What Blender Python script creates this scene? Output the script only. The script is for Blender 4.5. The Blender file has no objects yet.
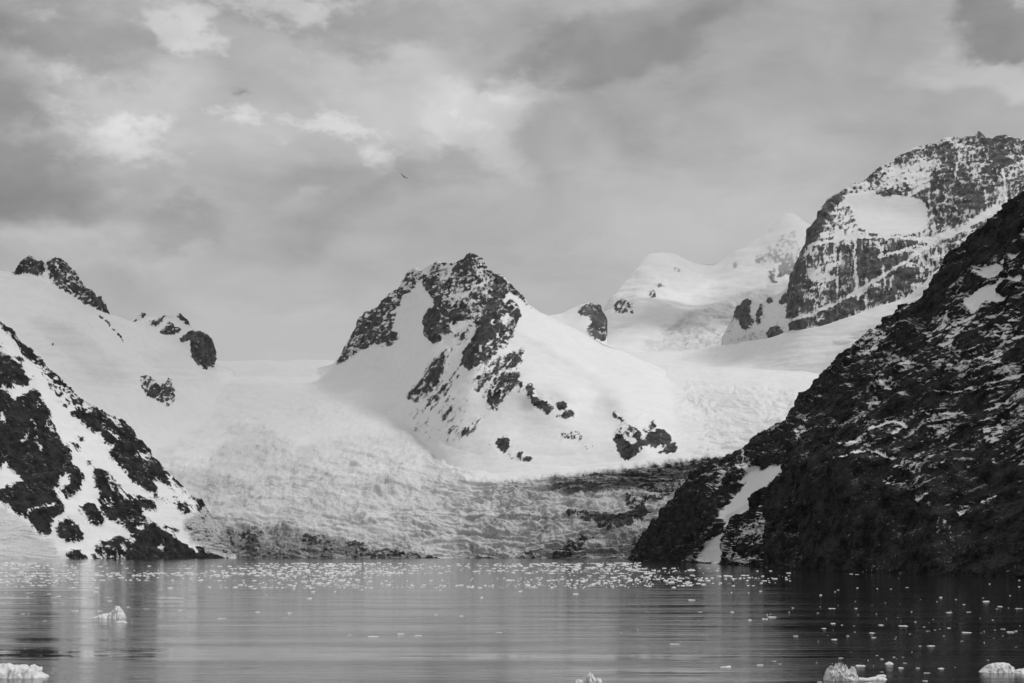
import bpy, math, random
import numpy as np

# ------------------------------------------------------------------ camera, sky, sun, exposure
F, HZ, CH = 1422.0, 554.0, 10.0          # focal length in pixels, horizon row, camera height (m)
SC = bpy.context.scene
COL = SC.collection
cam_d = bpy.data.cameras.new("camera")
cam_d.sensor_width = 36.0
cam_d.lens = 36.0 * F / 1024.0
cam_d.shift_y = (HZ - 341.5) / 1024.0
cam_d.clip_start, cam_d.clip_end = 0.5, 60000.0
cam = bpy.data.objects.new("camera", cam_d)
cam.location = (0, 0, CH)
cam.rotation_euler = (math.radians(90), 0, 0)
COL.objects.link(cam)
SC.camera = cam

SUN_EL, SUN_AZ = math.radians(51), math.radians(108)   # azimuth clockwise from +Y (to the right, a little behind)
SUN_STRENGTH = 1.5
HAZE_DENSITY = 0.8e-5

world = bpy.data.worlds.new("World")
SC.world = world
world.use_nodes = True
NT = world.node_tree
NT.nodes.clear()
def wn(t, **k):
    n = NT.nodes.new(t)
    for a, b in k.items(): setattr(n, a, b)
    return n
def wl(a, b): NT.links.new(a, b)
def wm(op, a, b=None, c=None, clamp=False):
    n = wn("ShaderNodeMath", operation=op, use_clamp=clamp)
    for i, v in enumerate((a, b, c)):
        if v is None: continue
        if isinstance(v, (int, float)): n.inputs[i].default_value = v
        else: wl(v, n.inputs[i])
    return n.outputs[0]
tc = wn("ShaderNodeTexCoord")
sep = wn("ShaderNodeSeparateXYZ"); wl(tc.outputs["Generated"], sep.inputs[0])
# cloud warp
nz1 = wn("ShaderNodeTexNoise"); nz1.inputs["Scale"].default_value = 9.0; nz1.inputs["Detail"].default_value = 9.0
nz1.inputs["Roughness"].default_value = 0.58
mp1 = wn("ShaderNodeMapping"); mp1.inputs["Scale"].default_value = (1.0, 1.0, 1.7)
wl(tc.outputs["Generated"], mp1.inputs[0]); wl(mp1.outputs[0], nz1.inputs["Vector"])
wsub = wn("ShaderNodeVectorMath", operation="SUBTRACT"); wl(nz1.outputs["Color"], wsub.inputs[0]); wsub.inputs[1].default_value = (.5, .5, .5)
wsc = wn("ShaderNodeVectorMath", operation="SCALE"); wl(wsub.outputs[0], wsc.inputs[0]); wsc.inputs["Scale"].default_value = 0.13
wadd = wn("ShaderNodeVectorMath", operation="ADD"); wl(tc.outputs["Generated"], wadd.inputs[0]); wl(wsc.outputs[0], wadd.inputs[1])
flat = wn("ShaderNodeVectorMath", operation="MULTIPLY"); wl(wadd.outputs[0], flat.inputs[0]); flat.inputs[1].default_value = (1, 0, 1)
def sdir(px, py):
    v = np.array([(px - 512) / F, 1.0, (HZ - py) / F]); return v / np.linalg.norm(v)
def cloud(px, py, rx, ry, rot, amp, lo=0.0):
    """a soft bank of cloud: centre and half-axes, brightness added"""
    d = sdir(px, py)
    a = wn("ShaderNodeVectorMath", operation="SUBTRACT"); wl(flat.outputs[0], a.inputs[0]); a.inputs[1].default_value = (d[0], 0, d[2])
    m = wn("ShaderNodeVectorRotate", rotation_type="Y_AXIS"); wl(a.outputs[0], m.inputs["Vector"]); m.inputs["Angle"].default_value = math.radians(rot)
    s = wn("ShaderNodeVectorMath", operation="MULTIPLY"); wl(m.outputs[0], s.inputs[0]); s.inputs[1].default_value = (F / rx, 0, F / ry)
    l = wn("ShaderNodeVectorMath", operation="LENGTH"); wl(s.outputs[0], l.inputs[0])
    r = wn("ShaderNodeMapRange", interpolation_type="SMOOTHSTEP"); wl(l.outputs["Value"], r.inputs["Value"])
    r.inputs["From Min"].default_value = lo; r.inputs["From Max"].default_value = 1.0
    r.inputs["To Min"].default_value = amp; r.inputs["To Max"].default_value = 0.0
    return r.outputs[0]
CLOUDS = [  # px, py, rx, ry, rot, amp, inner edge
    (20, 15, 170, 50, 0, -.12, .3), (-20, 130, 110, 120, 0, -.15, .2), (330, 6, 190, 30, 0, -.08, .3),
    (110, 80, 130, 50, 10, .12, .1), (390, 80, 130, 60, -15, .11, .2), (470, 120, 90, 32, -30, .13, .4), (515, 105, 40, 30, -40, .10, .3),
    (230, 130, 130, 40, 0, .07, .2), (170, 228, 60, 20, 0, -.07, .3), (60, 195, 130, 40, 10, -.07, .2),
    (620, 45, 175, 62, 14, -.10, .6), (640, 90, 150, 70, 20, -.05, .5), (540, 30, 80, 45, 0, -.05, .3), (850, 80, 230, 110, 0, -.05, .2),
    (990, 62, 80, 28, 0, .10, .3), (1020, 8, 50, 28, 0, -.15, .5), (320, 205, 120, 45, 25, -.05, .4), (420, 180, 120, 30, 30, -.03, .3),
    (275, 350, 230, 75, 0, .055, .0), (700, 215, 200, 80, 0, .055, .0), (90, 240, 140, 25, -5, .05, .0), (760, 170, 90, 60, 30, .02, .2),
    (241, 88, 18, 8, 0, -.13, .0),
]
acc = None
for c in CLOUDS:
    o = cloud(*c)
    acc = o if acc is None else wm("ADD", acc, o)
nz2 = wn("ShaderNodeTexNoise"); nz2.inputs["Scale"].default_value = 14.0; nz2.inputs["Detail"].default_value = 7.0; nz2.inputs["Roughness"].default_value = .55
nz2.inputs["Distortion"].default_value = 0.6
mp2 = wn("ShaderNodeMapping"); mp2.inputs["Scale"].default_value = (1.0, 1.0, 2.2); mp2.inputs["Location"].default_value = (3.1, 0, 1.2)
wl(tc.outputs["Generated"], mp2.inputs[0]); wl(mp2.outputs[0], nz2.inputs["Vector"])
fine = wm("MULTIPLY", wm("SUBTRACT", nz2.outputs["Fac"], 0.5), 0.23)
crisp = wn("ShaderNodeTexNoise"); crisp.inputs["Scale"].default_value = 11.0; crisp.inputs["Detail"].default_value = 10.0; crisp.inputs["Roughness"].default_value = .6
mp3 = wn("ShaderNodeMapping"); mp3.inputs["Scale"].default_value = (1.0, 1.0, 1.8); mp3.inputs["Location"].default_value = (.7, 0, 2.2)
wl(tc.outputs["Generated"], mp3.inputs[0]); wl(mp3.outputs[0], crisp.inputs["Vector"])
cm = wn("ShaderNodeMapRange", interpolation_type="SMOOTHSTEP"); wl(crisp.outputs["Fac"], cm.inputs["Value"])
for k_, v_ in (("From Min", .50), ("From Max", .60), ("To Min", 0.0), ("To Max", .19)): cm.inputs[k_].default_value = v_
acc = wm("ADD", acc, wm("MULTIPLY", cm.outputs[0], cloud(260, 80, 330, 140, 0, 1.0, .35)))
rise = wm("MULTIPLY", wm("MAXIMUM", wm("SUBTRACT", sep.outputs["Z"], 0.42), 0.0), 0.35)   # overcast is brighter overhead
lum = wm("MAXIMUM", wm("ADD", wm("ADD", wm("ADD", acc, fine), rise), 0.405), 0.12)
sky = wn("ShaderNodeTexSky", sky_type="NISHITA", sun_disc=False, sun_elevation=SUN_EL, sun_rotation=SUN_AZ)
bw = wn("ShaderNodeRGBToBW"); wl(sky.outputs[0], bw.inputs[0])
tot = wm("ADD", wm("MULTIPLY", lum, 10.0), wm("MULTIPLY", bw.outputs[0], 0.04))
bg = wn("ShaderNodeBackground"); bg.inputs["Strength"].default_value = 0.1
wl(tot, bg.inputs["Color"])
wout = wn("ShaderNodeOutputWorld"); wl(bg.outputs[0], wout.inputs["Surface"])

sun_d = bpy.data.lights.new("sun", "SUN")
sun_d.energy = SUN_STRENGTH
sun_d.angle = math.radians(14)
sun_d.color = (1.0, 1.0, 1.0)
sun = bpy.data.objects.new("sun", sun_d)
sun.rotation_euler = (math.radians(90) - SUN_EL, 0, math.pi - SUN_AZ)
COL.objects.link(sun)

SC.view_settings.view_transform = "Standard"
SC.view_settings.look = "None"
SC.view_settings.exposure = 0.1
SC.view_settings.gamma = 1.0
SC.view_settings.use_curve_mapping = False
SC.cycles.max_bounces = 6
SC.cycles.diffuse_bounces = 3
SC.cycles.glossy_bounces = 3
SC.cycles.volume_bounces = 2

# ------------------------------------------------------------------ numeric helpers
RNG = np.random.RandomState(7)
PERM = RNG.permutation(4096).astype(np.int64)
GRD = RNG.normal(size=(4096, 3)); GRD /= np.linalg.norm(GRD, axis=1)[:, None]
def gnoise(x, y, z):
    xi, yi, zi = np.floor(x).astype(np.int64), np.floor(y).astype(np.int64), np.floor(z).astype(np.int64)
    fx, fy, fz = x - xi, y - yi, z - zi
    u, v, w = [t * t * t * (t * (t * 6 - 15) + 10) for t in (fx, fy, fz)]
    out = 0.0
    for i in (0, 1):
        pi = PERM[(xi + i) & 4095]
        wx = u if i else 1 - u
        for j in (0, 1):
            pj = PERM[(pi + yi + j) & 4095]
            wy = wx * (v if j else 1 - v)
            for k in (0, 1):
                g = GRD[PERM[(pj + zi + k) & 4095]]
                out = out + wy * (w if k else 1 - w) * (g[..., 0] * (fx - i) + g[..., 1] * (fy - j) + g[..., 2] * (fz - k))
    return out * 1.6
def fbm(x, y, z, octv=4, gain=.5, ridged=False):
    s, a, t = 0.0, 1.0, 0.0
    for o in range(octv):
        n = gnoise(x + 17.3 * o, y + 5.1 * o, z - 9.7 * o)
        if ridged: n = 1 - 2 * np.abs(n) * 1.3
        s = s + a * n; t += a
        a *= gain; x, y, z = x * 2.03, y * 2.03, z * 2.03
    return s / t
def facets(x, y, z):
    """broken rock: every cell of a random lattice is one tilted flat face"""
    sh = x.shape; p = np.stack([x.ravel(), y.ravel(), z.ravel()], 1).astype(np.float32)
    ip = np.floor(p).astype(np.int64); best = np.full(len(p), 9e9, np.float32); nxt = best.copy(); val = np.zeros(len(p), np.float32)
    g32 = GRD.astype(np.float32)
    for i in (-1, 0, 1):
        for j in (-1, 0, 1):
            for k in (-1, 0, 1):
                h = PERM[(PERM[(PERM[(ip[:, 0] + i) & 4095] + ip[:, 1] + j) & 4095] + ip[:, 2] + k) & 4095]
                c = ip + np.array([i, j, k]) + .5 + .42 * np.clip(g32[h], -1, 1)
                d = (p - c).astype(np.float32); q = (d * d).sum(1)
                w = q < best
                nxt = np.where(w, best, np.minimum(nxt, q))
                best[w] = q[w]; val[w] = (d[w] * g32[(h[w] + 911) & 4095]).sum(1) * 1.1 + .35 * g32[(h[w] + 77) & 4095, 0]
    e = np.clip((np.sqrt(nxt) - np.sqrt(best)) / .28, 0, 1)
    return (val * e * (2 - e) - .12 * (1 - e)).reshape(sh)
def blur(a, r, axis):
    if r < 1: return a
    for _ in range(2):
        p = [(0, 0), (0, 0)]; p[axis] = (r + 1, r)
        c = np.cumsum(np.pad(a, p, mode="edge"), axis=axis)
        n = a.shape[axis]
        sl = [slice(None)] * 2; sh = [slice(None)] * 2
        sl[axis] = slice(2 * r + 1, 2 * r + 1 + n); sh[axis] = slice(0, n)
        a = (c[tuple(sl)] - c[tuple(sh)]) / (2 * r + 1)
    return a
# density maps are drawn on a fine sheet of x from -140 to 1220, y from 100 to 620
RS, X0, Y0, X1, Y1 = 2, -140, 100, 1220, 620
def raster(base, shapes, soft=1):
    a = np.full(((Y1 - Y0) * RS, (X1 - X0) * RS), float(base))
    for val, kind, pts in shapes:
        w = 0
        if kind != "p": w = kind
        xs = [p[0] for p in pts]; ys = [p[1] for p in pts]
        i0 = max(0, int((min(xs) - w - 1 - X0) * RS)); i1 = min(a.shape[1], int((max(xs) + w + 2 - X0) * RS))
        j0 = max(0, int((min(ys) - w - 1 - Y0) * RS)); j1 = min(a.shape[0], int((max(ys) + w + 2 - Y0) * RS))
        if i1 <= i0 or j1 <= j0: continue
        X, Y = np.meshgrid(X0 + (np.arange(i0, i1) + .5) / RS, Y0 + (np.arange(j0, j1) + .5) / RS)
        ins = np.zeros(X.shape, bool)
        if kind == "p":
            n = len(pts)
            for k in range(n):
                (xa, ya), (xb, yb) = pts[k], pts[(k + 1) % n]
                if ya == yb: continue
                c = ((ya > Y) != (yb > Y)) & (X < (xb - xa) * (Y - ya) / (yb - ya) + xa)
                ins ^= c
        else:
            for (xa, ya), (xb, yb) in zip(pts[:-1], pts[1:]):
                dx, dy = xb - xa, yb - ya
                t = np.clip(((X - xa) * dx + (Y - ya) * dy) / (dx * dx + dy * dy + 1e-9), 0, 1)
                ins |= (X - xa - t * dx) ** 2 + (Y - ya - t * dy) ** 2 < (w / 2) ** 2
        a[j0:j1, i0:i1][ins] = val
    return blur(blur(a, soft, 0), soft, 1)
def sample(a, px, py):
    x = np.clip((px - X0) * RS - .5, 0, a.shape[1] - 1.01); y = np.clip((py - Y0) * RS - .5, 0, a.shape[0] - 1.01)
    i, j = x.astype(int), y.astype(int); fx, fy = x - i, y - j
    return (a[j, i] * (1 - fx) + a[j, i + 1] * fx) * (1 - fy) + (a[j + 1, i] * (1 - fx) + a[j + 1, i + 1] * fx) * fy
def P(v, *pts): return (v, "p", list(pts))
def Ln(v, w, *pts): return (v, w, list(pts))

# ------------------------------------------------------------------ materials
def new_mat(name):
    m = bpy.data.materials.new(name); m.use_nodes = True
    t = m.node_tree; t.nodes.clear()
    out = t.nodes.new("ShaderNodeOutputMaterial"); b = t.nodes.new("ShaderNodeBsdfPrincipled")
    t.links.new(b.outputs[0], out.inputs["Surface"])
    return m, t, b
def terrain_mat(name, scale, rock_lo, rock_hi, snow=.82, dirt_v=.22, bump=.6, ys=1.0):
    """rock, snow and ice darkened by dirt and painted shade told apart by two attributes of the mesh; scale in metres"""
    m, t, b = new_mat(name)
    def N(ty, **k):
        n = t.nodes.new(ty)
        for a, v in k.items(): setattr(n, a, v)
        return n
    L = t.links.new
    def noise(sc, det, rough=.6):
        stretch = (1, ys, 1)
        mp = N("ShaderNodeMapping"); mp.inputs["Scale"].default_value = stretch
        L(geo.outputs["Position"], mp.inputs[0])
        n = N("ShaderNodeTexNoise"); n.inputs["Scale"].default_value = sc; n.inputs["Detail"].default_value = det; n.inputs["Roughness"].default_value = rough
        L(mp.outputs[0], n.inputs["Vector"]); return n.outputs["Fac"]
    def mix(f, a, c):
        n = N("ShaderNodeMix", data_type="FLOAT"); 
        for s, v in zip((0, 2, 3), (f, a, c)):
            if isinstance(v, (int, float)): n.inputs[s].default_value = v
            else: L(v, n.inputs[s])
        return n.outputs[0]
    def rng(v, a, c, lo=0., hi=1.):
        n = N("ShaderNodeMapRange", interpolation_type="SMOOTHSTEP"); L(v, n.inputs[0])
        for s, q in zip((1, 2, 3, 4), (a, c, lo, hi)): n.inputs[s].default_value = q
        return n.outputs[0]
    def add(a, c, op="ADD"):
        n = N("ShaderNodeMath", operation=op)
        for s, v in zip((0, 1), (a, c)):
            if isinstance(v, (int, float)): n.inputs[s].default_value = v
            else: L(v, n.inputs[s])
        return n.outputs[0]
    geo = N("ShaderNodeNewGeometry")
    ar = N("ShaderNodeAttribute", attribute_name="rock"); ad = N("ShaderNodeAttribute", attribute_name="dirt_shade")
    nf = noise(1.0 / (2.2 * scale), 6, .72)
    nb = noise(1.0 / (14 * scale), 6, .65)
    r = rng(add(ar.outputs["Fac"], add(add(nf, .5, "SUBTRACT"), 1.15, "MULTIPLY")), -.18, .18)
    rockc = rng(add(nb, add(add(nf, .5, "SUBTRACT"), .7, "MULTIPLY")), .3, .75, rock_lo, rock_hi)
    snowc = mix(rng(nb, .35, .75), snow, snow - .05)
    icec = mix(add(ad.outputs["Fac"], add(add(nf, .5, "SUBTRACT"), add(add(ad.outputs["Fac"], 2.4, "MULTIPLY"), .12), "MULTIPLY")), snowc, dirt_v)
    # keep the mix of clean and darkened ice within its ends
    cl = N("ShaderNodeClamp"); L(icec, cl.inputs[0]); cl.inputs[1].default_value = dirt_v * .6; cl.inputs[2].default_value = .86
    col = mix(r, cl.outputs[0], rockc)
    L(col, b.inputs["Base Color"])
    L(mix(r, .65, .55), b.inputs["Roughness"])
    L(mix(r, .10, .0), b.inputs["Specular IOR Level"])
    bp = N("ShaderNodeBump"); bp.inputs["Strength"].default_value = bump; bp.inputs["Distance"].default_value = 1.6 * scale
    L(add(add(nf, nb), add(r, .6, "MULTIPLY"), "MULTIPLY"), bp.inputs["Height"]); L(bp.outputs[0], b.inputs["Normal"])
    return m

# ------------------------------------------------------------------ landforms
def tag(o, label=None, cat=None, group=None, kind=None):
    for k, v in (("label", label), ("category", cat), ("group", group), ("kind", kind)):
        if v: o[k] = v
    return o
def mesh_from(name, V, Fc, mat, attrs=None):
    me = bpy.data.meshes.new(name)
    V = np.asarray(V, np.float32); Fc = np.asarray(Fc, np.int32)
    me.vertices.add(len(V)); me.vertices.foreach_set("co", V.ravel())
    me.loops.add(Fc.size); me.loops.foreach_set("vertex_index", Fc.ravel())
    me.polygons.add(len(Fc))
    me.polygons.foreach_set("loop_start", np.arange(0, Fc.size, Fc.shape[1], dtype=np.int32))
    me.polygons.foreach_set("use_smooth", np.ones(len(Fc), bool))
    me.update(calc_edges=True)
    for k, v in (attrs or {}).items():
        a = me.attributes.new(k, "FLOAT", "POINT"); a.data.foreach_set("value", np.asarray(v, np.float32).ravel())
    me.materials.append(mat)
    o = bpy.data.objects.new(name, me); COL.objects.link(o)
    return o
def wy(D, z=-4.0): return HZ + F * (CH - z) / D      # row at which depth D meets the water
def grid_quads(nr, nc):
    i = (np.arange(nr - 1)[:, None] * nc + np.arange(nc - 1)[None, :])
    return np.stack([i, i + 1, i + nc + 1, i + nc], -1).reshape(-1, 4)

def landform(name, px0, px1, curves, mat, label, base_rock=0.0, rocks=(), base_dirt=0.0, dirts=(), crev=None,
             dmods=(), s=3.0, rock_amp=4.0, rock_wl=36.0, snow_amp=1.5, tex=(4, 4, 0), texz=(), warp=3.0, slope_k=.35,
             dx=.8, dy=.8, back=(60, 250, 700, 1400), edge_soft=1, seed=0, crev_amp=5.0, crev_wl=14.0, strata=0.0, dblur=10, sbk=.38, flute=None, ledge=None, fz=.8, ysmooth=0, ys=1.0):
    px = np.arange(px0, px1 + dx, dx)
    cy, cd = [], []
    for c in curves:
        c = sorted(c); xs = [p[0] for p in c]
        cy.append(np.interp(px, xs, [p[1] for p in c])); cd.append(np.interp(px, xs, [p[2] for p in c]))
    rows_y, rows_d = [], []
    for k in range(len(curves) - 1):
        n = max(3, int(np.max(np.abs(cy[k] - cy[k + 1])) / dy))
        for i in range(n):
            t = i / n
            rows_y.append(cy[k] * (1 - t) + cy[k + 1] * t); rows_d.append(cd[k] * (1 - t) + cd[k + 1] * t)
    rows_y.append(cy[-1]); rows_d.append(cd[-1])
    PY, D = np.array(rows_y), np.array(rows_d)
    PY = blur(PY, ysmooth, 1)
    keep = np.clip((np.linspace(0, 1, len(PY)) - .72) / .25, 0, 1)[:, None]
    PY = PY * keep + blur(PY, 14, 1) * (1 - keep)
    PX = np.broadcast_to(px, PY.shape).copy()
    D = blur(blur(D, dblur * 2 if dblur == 11 else dblur, 1), dblur, 0)
    for (mx, my, rx, ry, rot, amt) in dmods:
        a = math.radians(rot); ux, uy = PX - mx, PY - my
        D = D + amt * np.exp(-((ux * math.cos(a) + uy * math.sin(a)) / rx) ** 2 - ((-ux * math.sin(a) + uy * math.cos(a)) / ry) ** 2)
    X = D * (PX - 512) / F; Y = D.copy(); Z = CH + D * (HZ - PY) / F
    # far side of the landform
    bx, by, bz, bpx, bpy_ = [], [], [], [], []
    zc, Dc = Z[-1], Y[-1]
    tot = back[-1]
    for bk in np.linspace(0, 1, 26)[1:] ** 1.5 * tot:
        t = bk / tot
        by.append(Dc + bk); bx.append((Dc + bk * .6) * (px - 512) / F); bz.append(zc * (1 - t) ** 1.2 - 30 * t); bpx.append(px); bpy_.append(PY[-1])
    X = np.vstack([X, bx]); Y = np.vstack([Y, by]); Z = np.vstack([Z, bz]); PX = np.vstack([PX, bpx]); PY = np.vstack([PY, bpy_])
    so = seed * 31.7
    # where rock shows: drawn areas with torn edges
    R = raster(base_rock, rocks, edge_soft); DM = raster(base_dirt, dirts, 4)
    w1 = fbm(PX / 8, PY / 8, so + 0 * PX, 5, .68) * warp * 1.15; w2 = fbm(PX / 8, PY / 8, so + 7.7 + 0 * PX, 5, .68) * warp * 1.15
    dens = sample(R, PX + w1, PY + w2); dirt_shade = sample(DM, PX + w1 * 2, PY + w2 * 2)
    CV = sample(raster(0.0, crev, 8), PX + w1 * 3, PY + w2 * 3) if crev else 0 * PX
    def nrm():
        Pv = np.stack([X, Y, Z], -1)
        a = np.gradient(Pv, axis=1); b_ = np.gradient(Pv, axis=0)
        n = np.cross(a, b_); n /= np.linalg.norm(n, axis=-1)[..., None] + 1e-9
        return n
    n = nrm()
    nx, ny, nz = blur(n[..., 0], 6, 1), blur(n[..., 1], 6, 1), blur(n[..., 2], 6, 1)
    q = s
    sm = np.clip(blur(blur(dens, 3, 1), 3, 0) * 1.4, 0, 1)
    Yw = Y; Y = Y * ys
    ra = .4 * fbm(X / (q * rock_wl) + so, Y / (q * rock_wl), Z / (q * rock_wl * 1.2), 3, .5, True) + .8 * fbm(X / (q * rock_wl * .5) + so, Y / (q * rock_wl * .5), Z / (q * rock_wl * .6), 6, .62)
    rb = fbm(X / (q * rock_wl * .35), Y / (q * rock_wl * .35) + so, Z / (q * rock_wl * .6), 6, .65)
    sa = fbm(X / (q * 60) + so, Y / (q * 60), Z / (q * 60), 6, .46)
    fw = q * rock_wl * .9; jx = rb * .18
    fc = facets(X / fw * 1.1 + so + jx, Y / fw, Z / fw * fz + jx) + .45 * facets(X / fw * 2.6 + jx, Y / fw * 2.4 + so, Z / fw * 2.5 * fz + jx) + .24 * facets(X / fw * 6 + jx, Y / fw * 6 + so, Z / fw * 6 * fz + jx) + (.13 * facets(X / fw * 14 + jx, Y / fw * 14 + so, Z / fw * 14 * fz + jx) if s < 1.5 else 0)
    sb = fbm(X / (q * 34) + Z / (q * 30), Y / (q * 90) + so, Z / (q * 9), 3, .5)
    sa = sa + sbk * sb
    dirt_shade = dirt_shade + .05 * np.clip(sb + .1, -.2, .6) + .03 * fbm(PX / 40, PY / 18, so + 2.2 + 0 * PX, 4)
    disp = q * (sm * (rock_amp * .55 * ra + rock_amp * .40 * rb + rock_amp * .9 * fc + .35 * rock_amp * sm) + (1 - sm) * snow_amp * sa)
    if strata:
        st = gnoise(X / (q * 30), Y / (q * 30), Z / (q * 7.0) + X / (q * 40))
        disp = disp + q * sm * strata * st
    if crev:
        U, W = X / q, PY
        wv = fbm(U / 70, W / 45, so + 0 * U, 3)
        Wf = W + 9 * wv + .10 * U * np.clip((U + 60) / 120, -.6, 1)
        c1 = fbm(U / (crev_wl * 2.3) + wv, Wf / (crev_wl * .52), so + 1.1 + 0 * U, 5, .55, True)
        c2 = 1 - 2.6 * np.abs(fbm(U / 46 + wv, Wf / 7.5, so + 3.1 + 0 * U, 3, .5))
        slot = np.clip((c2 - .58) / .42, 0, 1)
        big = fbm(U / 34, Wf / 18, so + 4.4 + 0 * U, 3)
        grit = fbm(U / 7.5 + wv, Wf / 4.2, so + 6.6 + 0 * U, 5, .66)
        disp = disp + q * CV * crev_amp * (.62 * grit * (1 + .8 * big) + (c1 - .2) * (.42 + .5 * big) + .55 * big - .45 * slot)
        dirt_shade = dirt_shade + CV * (np.clip(.10 + .35 * big, -.05, .25) * .7 + .30 * np.clip(c2 - .25, 0, 1) + .12 * np.clip(-grit, 0, .6))  # besides dirt, crevasse slots and hollows get their shade painted into the colour
    if flute:
        FL = sample(raster(0.0, flute, 6), PX + w1 * 2, PY + w2 * 2)
        ff = fbm(X / q / 3.2 + .4 * w1, PY / 15, so + 5.5 + 0 * PX, 4, .6); f2 = fbm(X / q / 11, PY / 12, so + 8.5 + 0 * PX, 3, .6)
        disp = disp + q * FL * (2.6 * ff + 4.0 * f2)
        dirt_shade = dirt_shade + FL * (.45 * ff + .35 * f2); dens = np.clip(dens + FL * (.5 * f2 + .25 * ff), 0, 1.1) * (dens + FL > .03)
    Y = Yw
    near = np.clip(Y / F / s, .3, 1.25); disp = disp * near
    X = X + nx * disp; Y = Y + ny * disp; Z = Z + nz * disp
    n = nrm()
    # snow holds on the flatter facets, rock shows through on the steep ones
    up = n[..., 2] - blur(blur(n[..., 2], 14, 1), 14, 0)
    def texture(lu, lv, ang):
        a = math.radians(ang); U = (PX * math.cos(a) + PY * math.sin(a)); W = (-PX * math.sin(a) + PY * math.cos(a))
        return fbm(U / lu, W / lv, so + 3.3 + 0 * U, 5, .62)
    tn = texture(*tex)
    for (shape, lu, lv, ang) in texz:
        mk = sample(raster(0.0, [P(1.0, *shape)], 8), PX, PY)
        tn = tn * (1 - mk) + texture(lu, lv, ang) * mk
    tn = tn / (tn.std() + 1e-6) + .75 * fbm(PX / 26, PY / 20, so + 9.1 + 0 * PX, 2) / .3
    tn = tn / (tn.std() + 1e-6)
    if ledge:
        lt = texture(*ledge[:3]); tn = tn + ledge[3] * lt / lt.std() + ledge[4] * fbm(PX / 45, PY / 34, so + 12.1 + 0 * PX, 3) / .3
        tn = tn / tn.std()
    u = .5 * (1 + np.tanh(.75 * (tn + slope_k * 3.0 * up)))
    rock = dens + .12 * np.clip((dens - .8) / .1, 0, 1) - u
    rock = np.where(dens < .02, -1, rock)
    rock[-25:] = np.minimum(rock[-25:], .3)
    return tag(mesh_from(name, np.stack([X, Y, Z], -1).reshape(-1, 3), grid_quads(*X.shape), mat,
                         {"rock": rock, "dirt_shade": dirt_shade}), label, kind="structure")

def C(*p): return list(p)

M_FAR = terrain_mat("snow_and_hazy_rock_far", 3.5, .04, .15)  # far rock lightened in its colour to look hazed by distance
M_MID = terrain_mat("snow_and_rock_mid", 2.3, .012, .115)
M_RIGHT = terrain_mat("snow_and_hazy_rock_high", 2.0, .025, .15, snow=.74)  # paler rock albedo stands in for haze that the thin air leaves out
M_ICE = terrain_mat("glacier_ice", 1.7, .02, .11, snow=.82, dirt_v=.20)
M_NEAR = terrain_mat("snow_and_rock_near", 1.4, .006, .048)
M_CLIFF = terrain_mat("dark_wet_rock", .7, .005, .055, bump=1.0, ys=.5)

# ---- the far white mountain, fading into cloud
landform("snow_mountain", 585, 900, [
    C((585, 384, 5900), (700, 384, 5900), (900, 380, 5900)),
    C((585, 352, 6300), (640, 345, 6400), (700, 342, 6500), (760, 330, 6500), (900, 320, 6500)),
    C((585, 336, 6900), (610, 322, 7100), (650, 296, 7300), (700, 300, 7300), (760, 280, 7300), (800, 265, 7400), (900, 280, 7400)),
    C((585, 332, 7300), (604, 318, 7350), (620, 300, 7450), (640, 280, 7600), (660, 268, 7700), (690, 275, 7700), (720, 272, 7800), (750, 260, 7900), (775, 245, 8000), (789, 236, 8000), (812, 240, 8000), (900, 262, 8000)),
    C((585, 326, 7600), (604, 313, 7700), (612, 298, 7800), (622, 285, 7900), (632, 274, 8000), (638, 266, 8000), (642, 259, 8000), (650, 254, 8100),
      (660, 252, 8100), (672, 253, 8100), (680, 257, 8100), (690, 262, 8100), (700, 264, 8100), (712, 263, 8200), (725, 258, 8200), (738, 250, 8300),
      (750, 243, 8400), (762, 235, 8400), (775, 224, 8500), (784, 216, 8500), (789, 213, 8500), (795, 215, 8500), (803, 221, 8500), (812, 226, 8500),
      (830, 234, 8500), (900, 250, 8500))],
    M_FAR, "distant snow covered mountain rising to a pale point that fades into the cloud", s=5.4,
    rocks=[P(.75, (672, 268), (677, 266), (682, 271), (678, 274), (673, 272)), P(.75, (655, 284), (661, 281), (665, 286), (658, 287)),
           P(.75, (648, 291), (655, 290), (657, 296), (650, 297)), P(.62, (614, 302), (625, 299), (636, 308), (634, 315), (616, 315)),
           P(.7, (733, 262), (737, 262), (737, 270), (733, 270)), P(.6, (755, 256), (768, 254), (766, 262), (756, 263)),
           P(.45, (765, 245), (795, 230), (800, 250), (790, 262), (770, 262)), P(.8, (778, 268), (786, 256), (800, 248), (803, 265), (790, 274), (778, 276)),
           P(.5, (768, 272), (776, 268), (776, 282), (770, 282))],
    dmods=[(700, 290, 45, 40, 0, 160), (640, 290, 30, 40, 0, -60)], dblur=30, ysmooth=5,
    dirts=[P(.10, (640, 345), (680, 315), (740, 298), (775, 290), (770, 320), (720, 350))], crev=[P(1.0, (640, 350), (680, 318), (730, 298), (770, 285), (780, 310), (740, 340), (700, 355)), P(.5, (672, 362), (680, 348), (715, 345), (720, 362))],
    snow_amp=7.0, rock_amp=3, crev_amp=4.8, crev_wl=11, tex=(4, 3, -30), seed=1)

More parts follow.
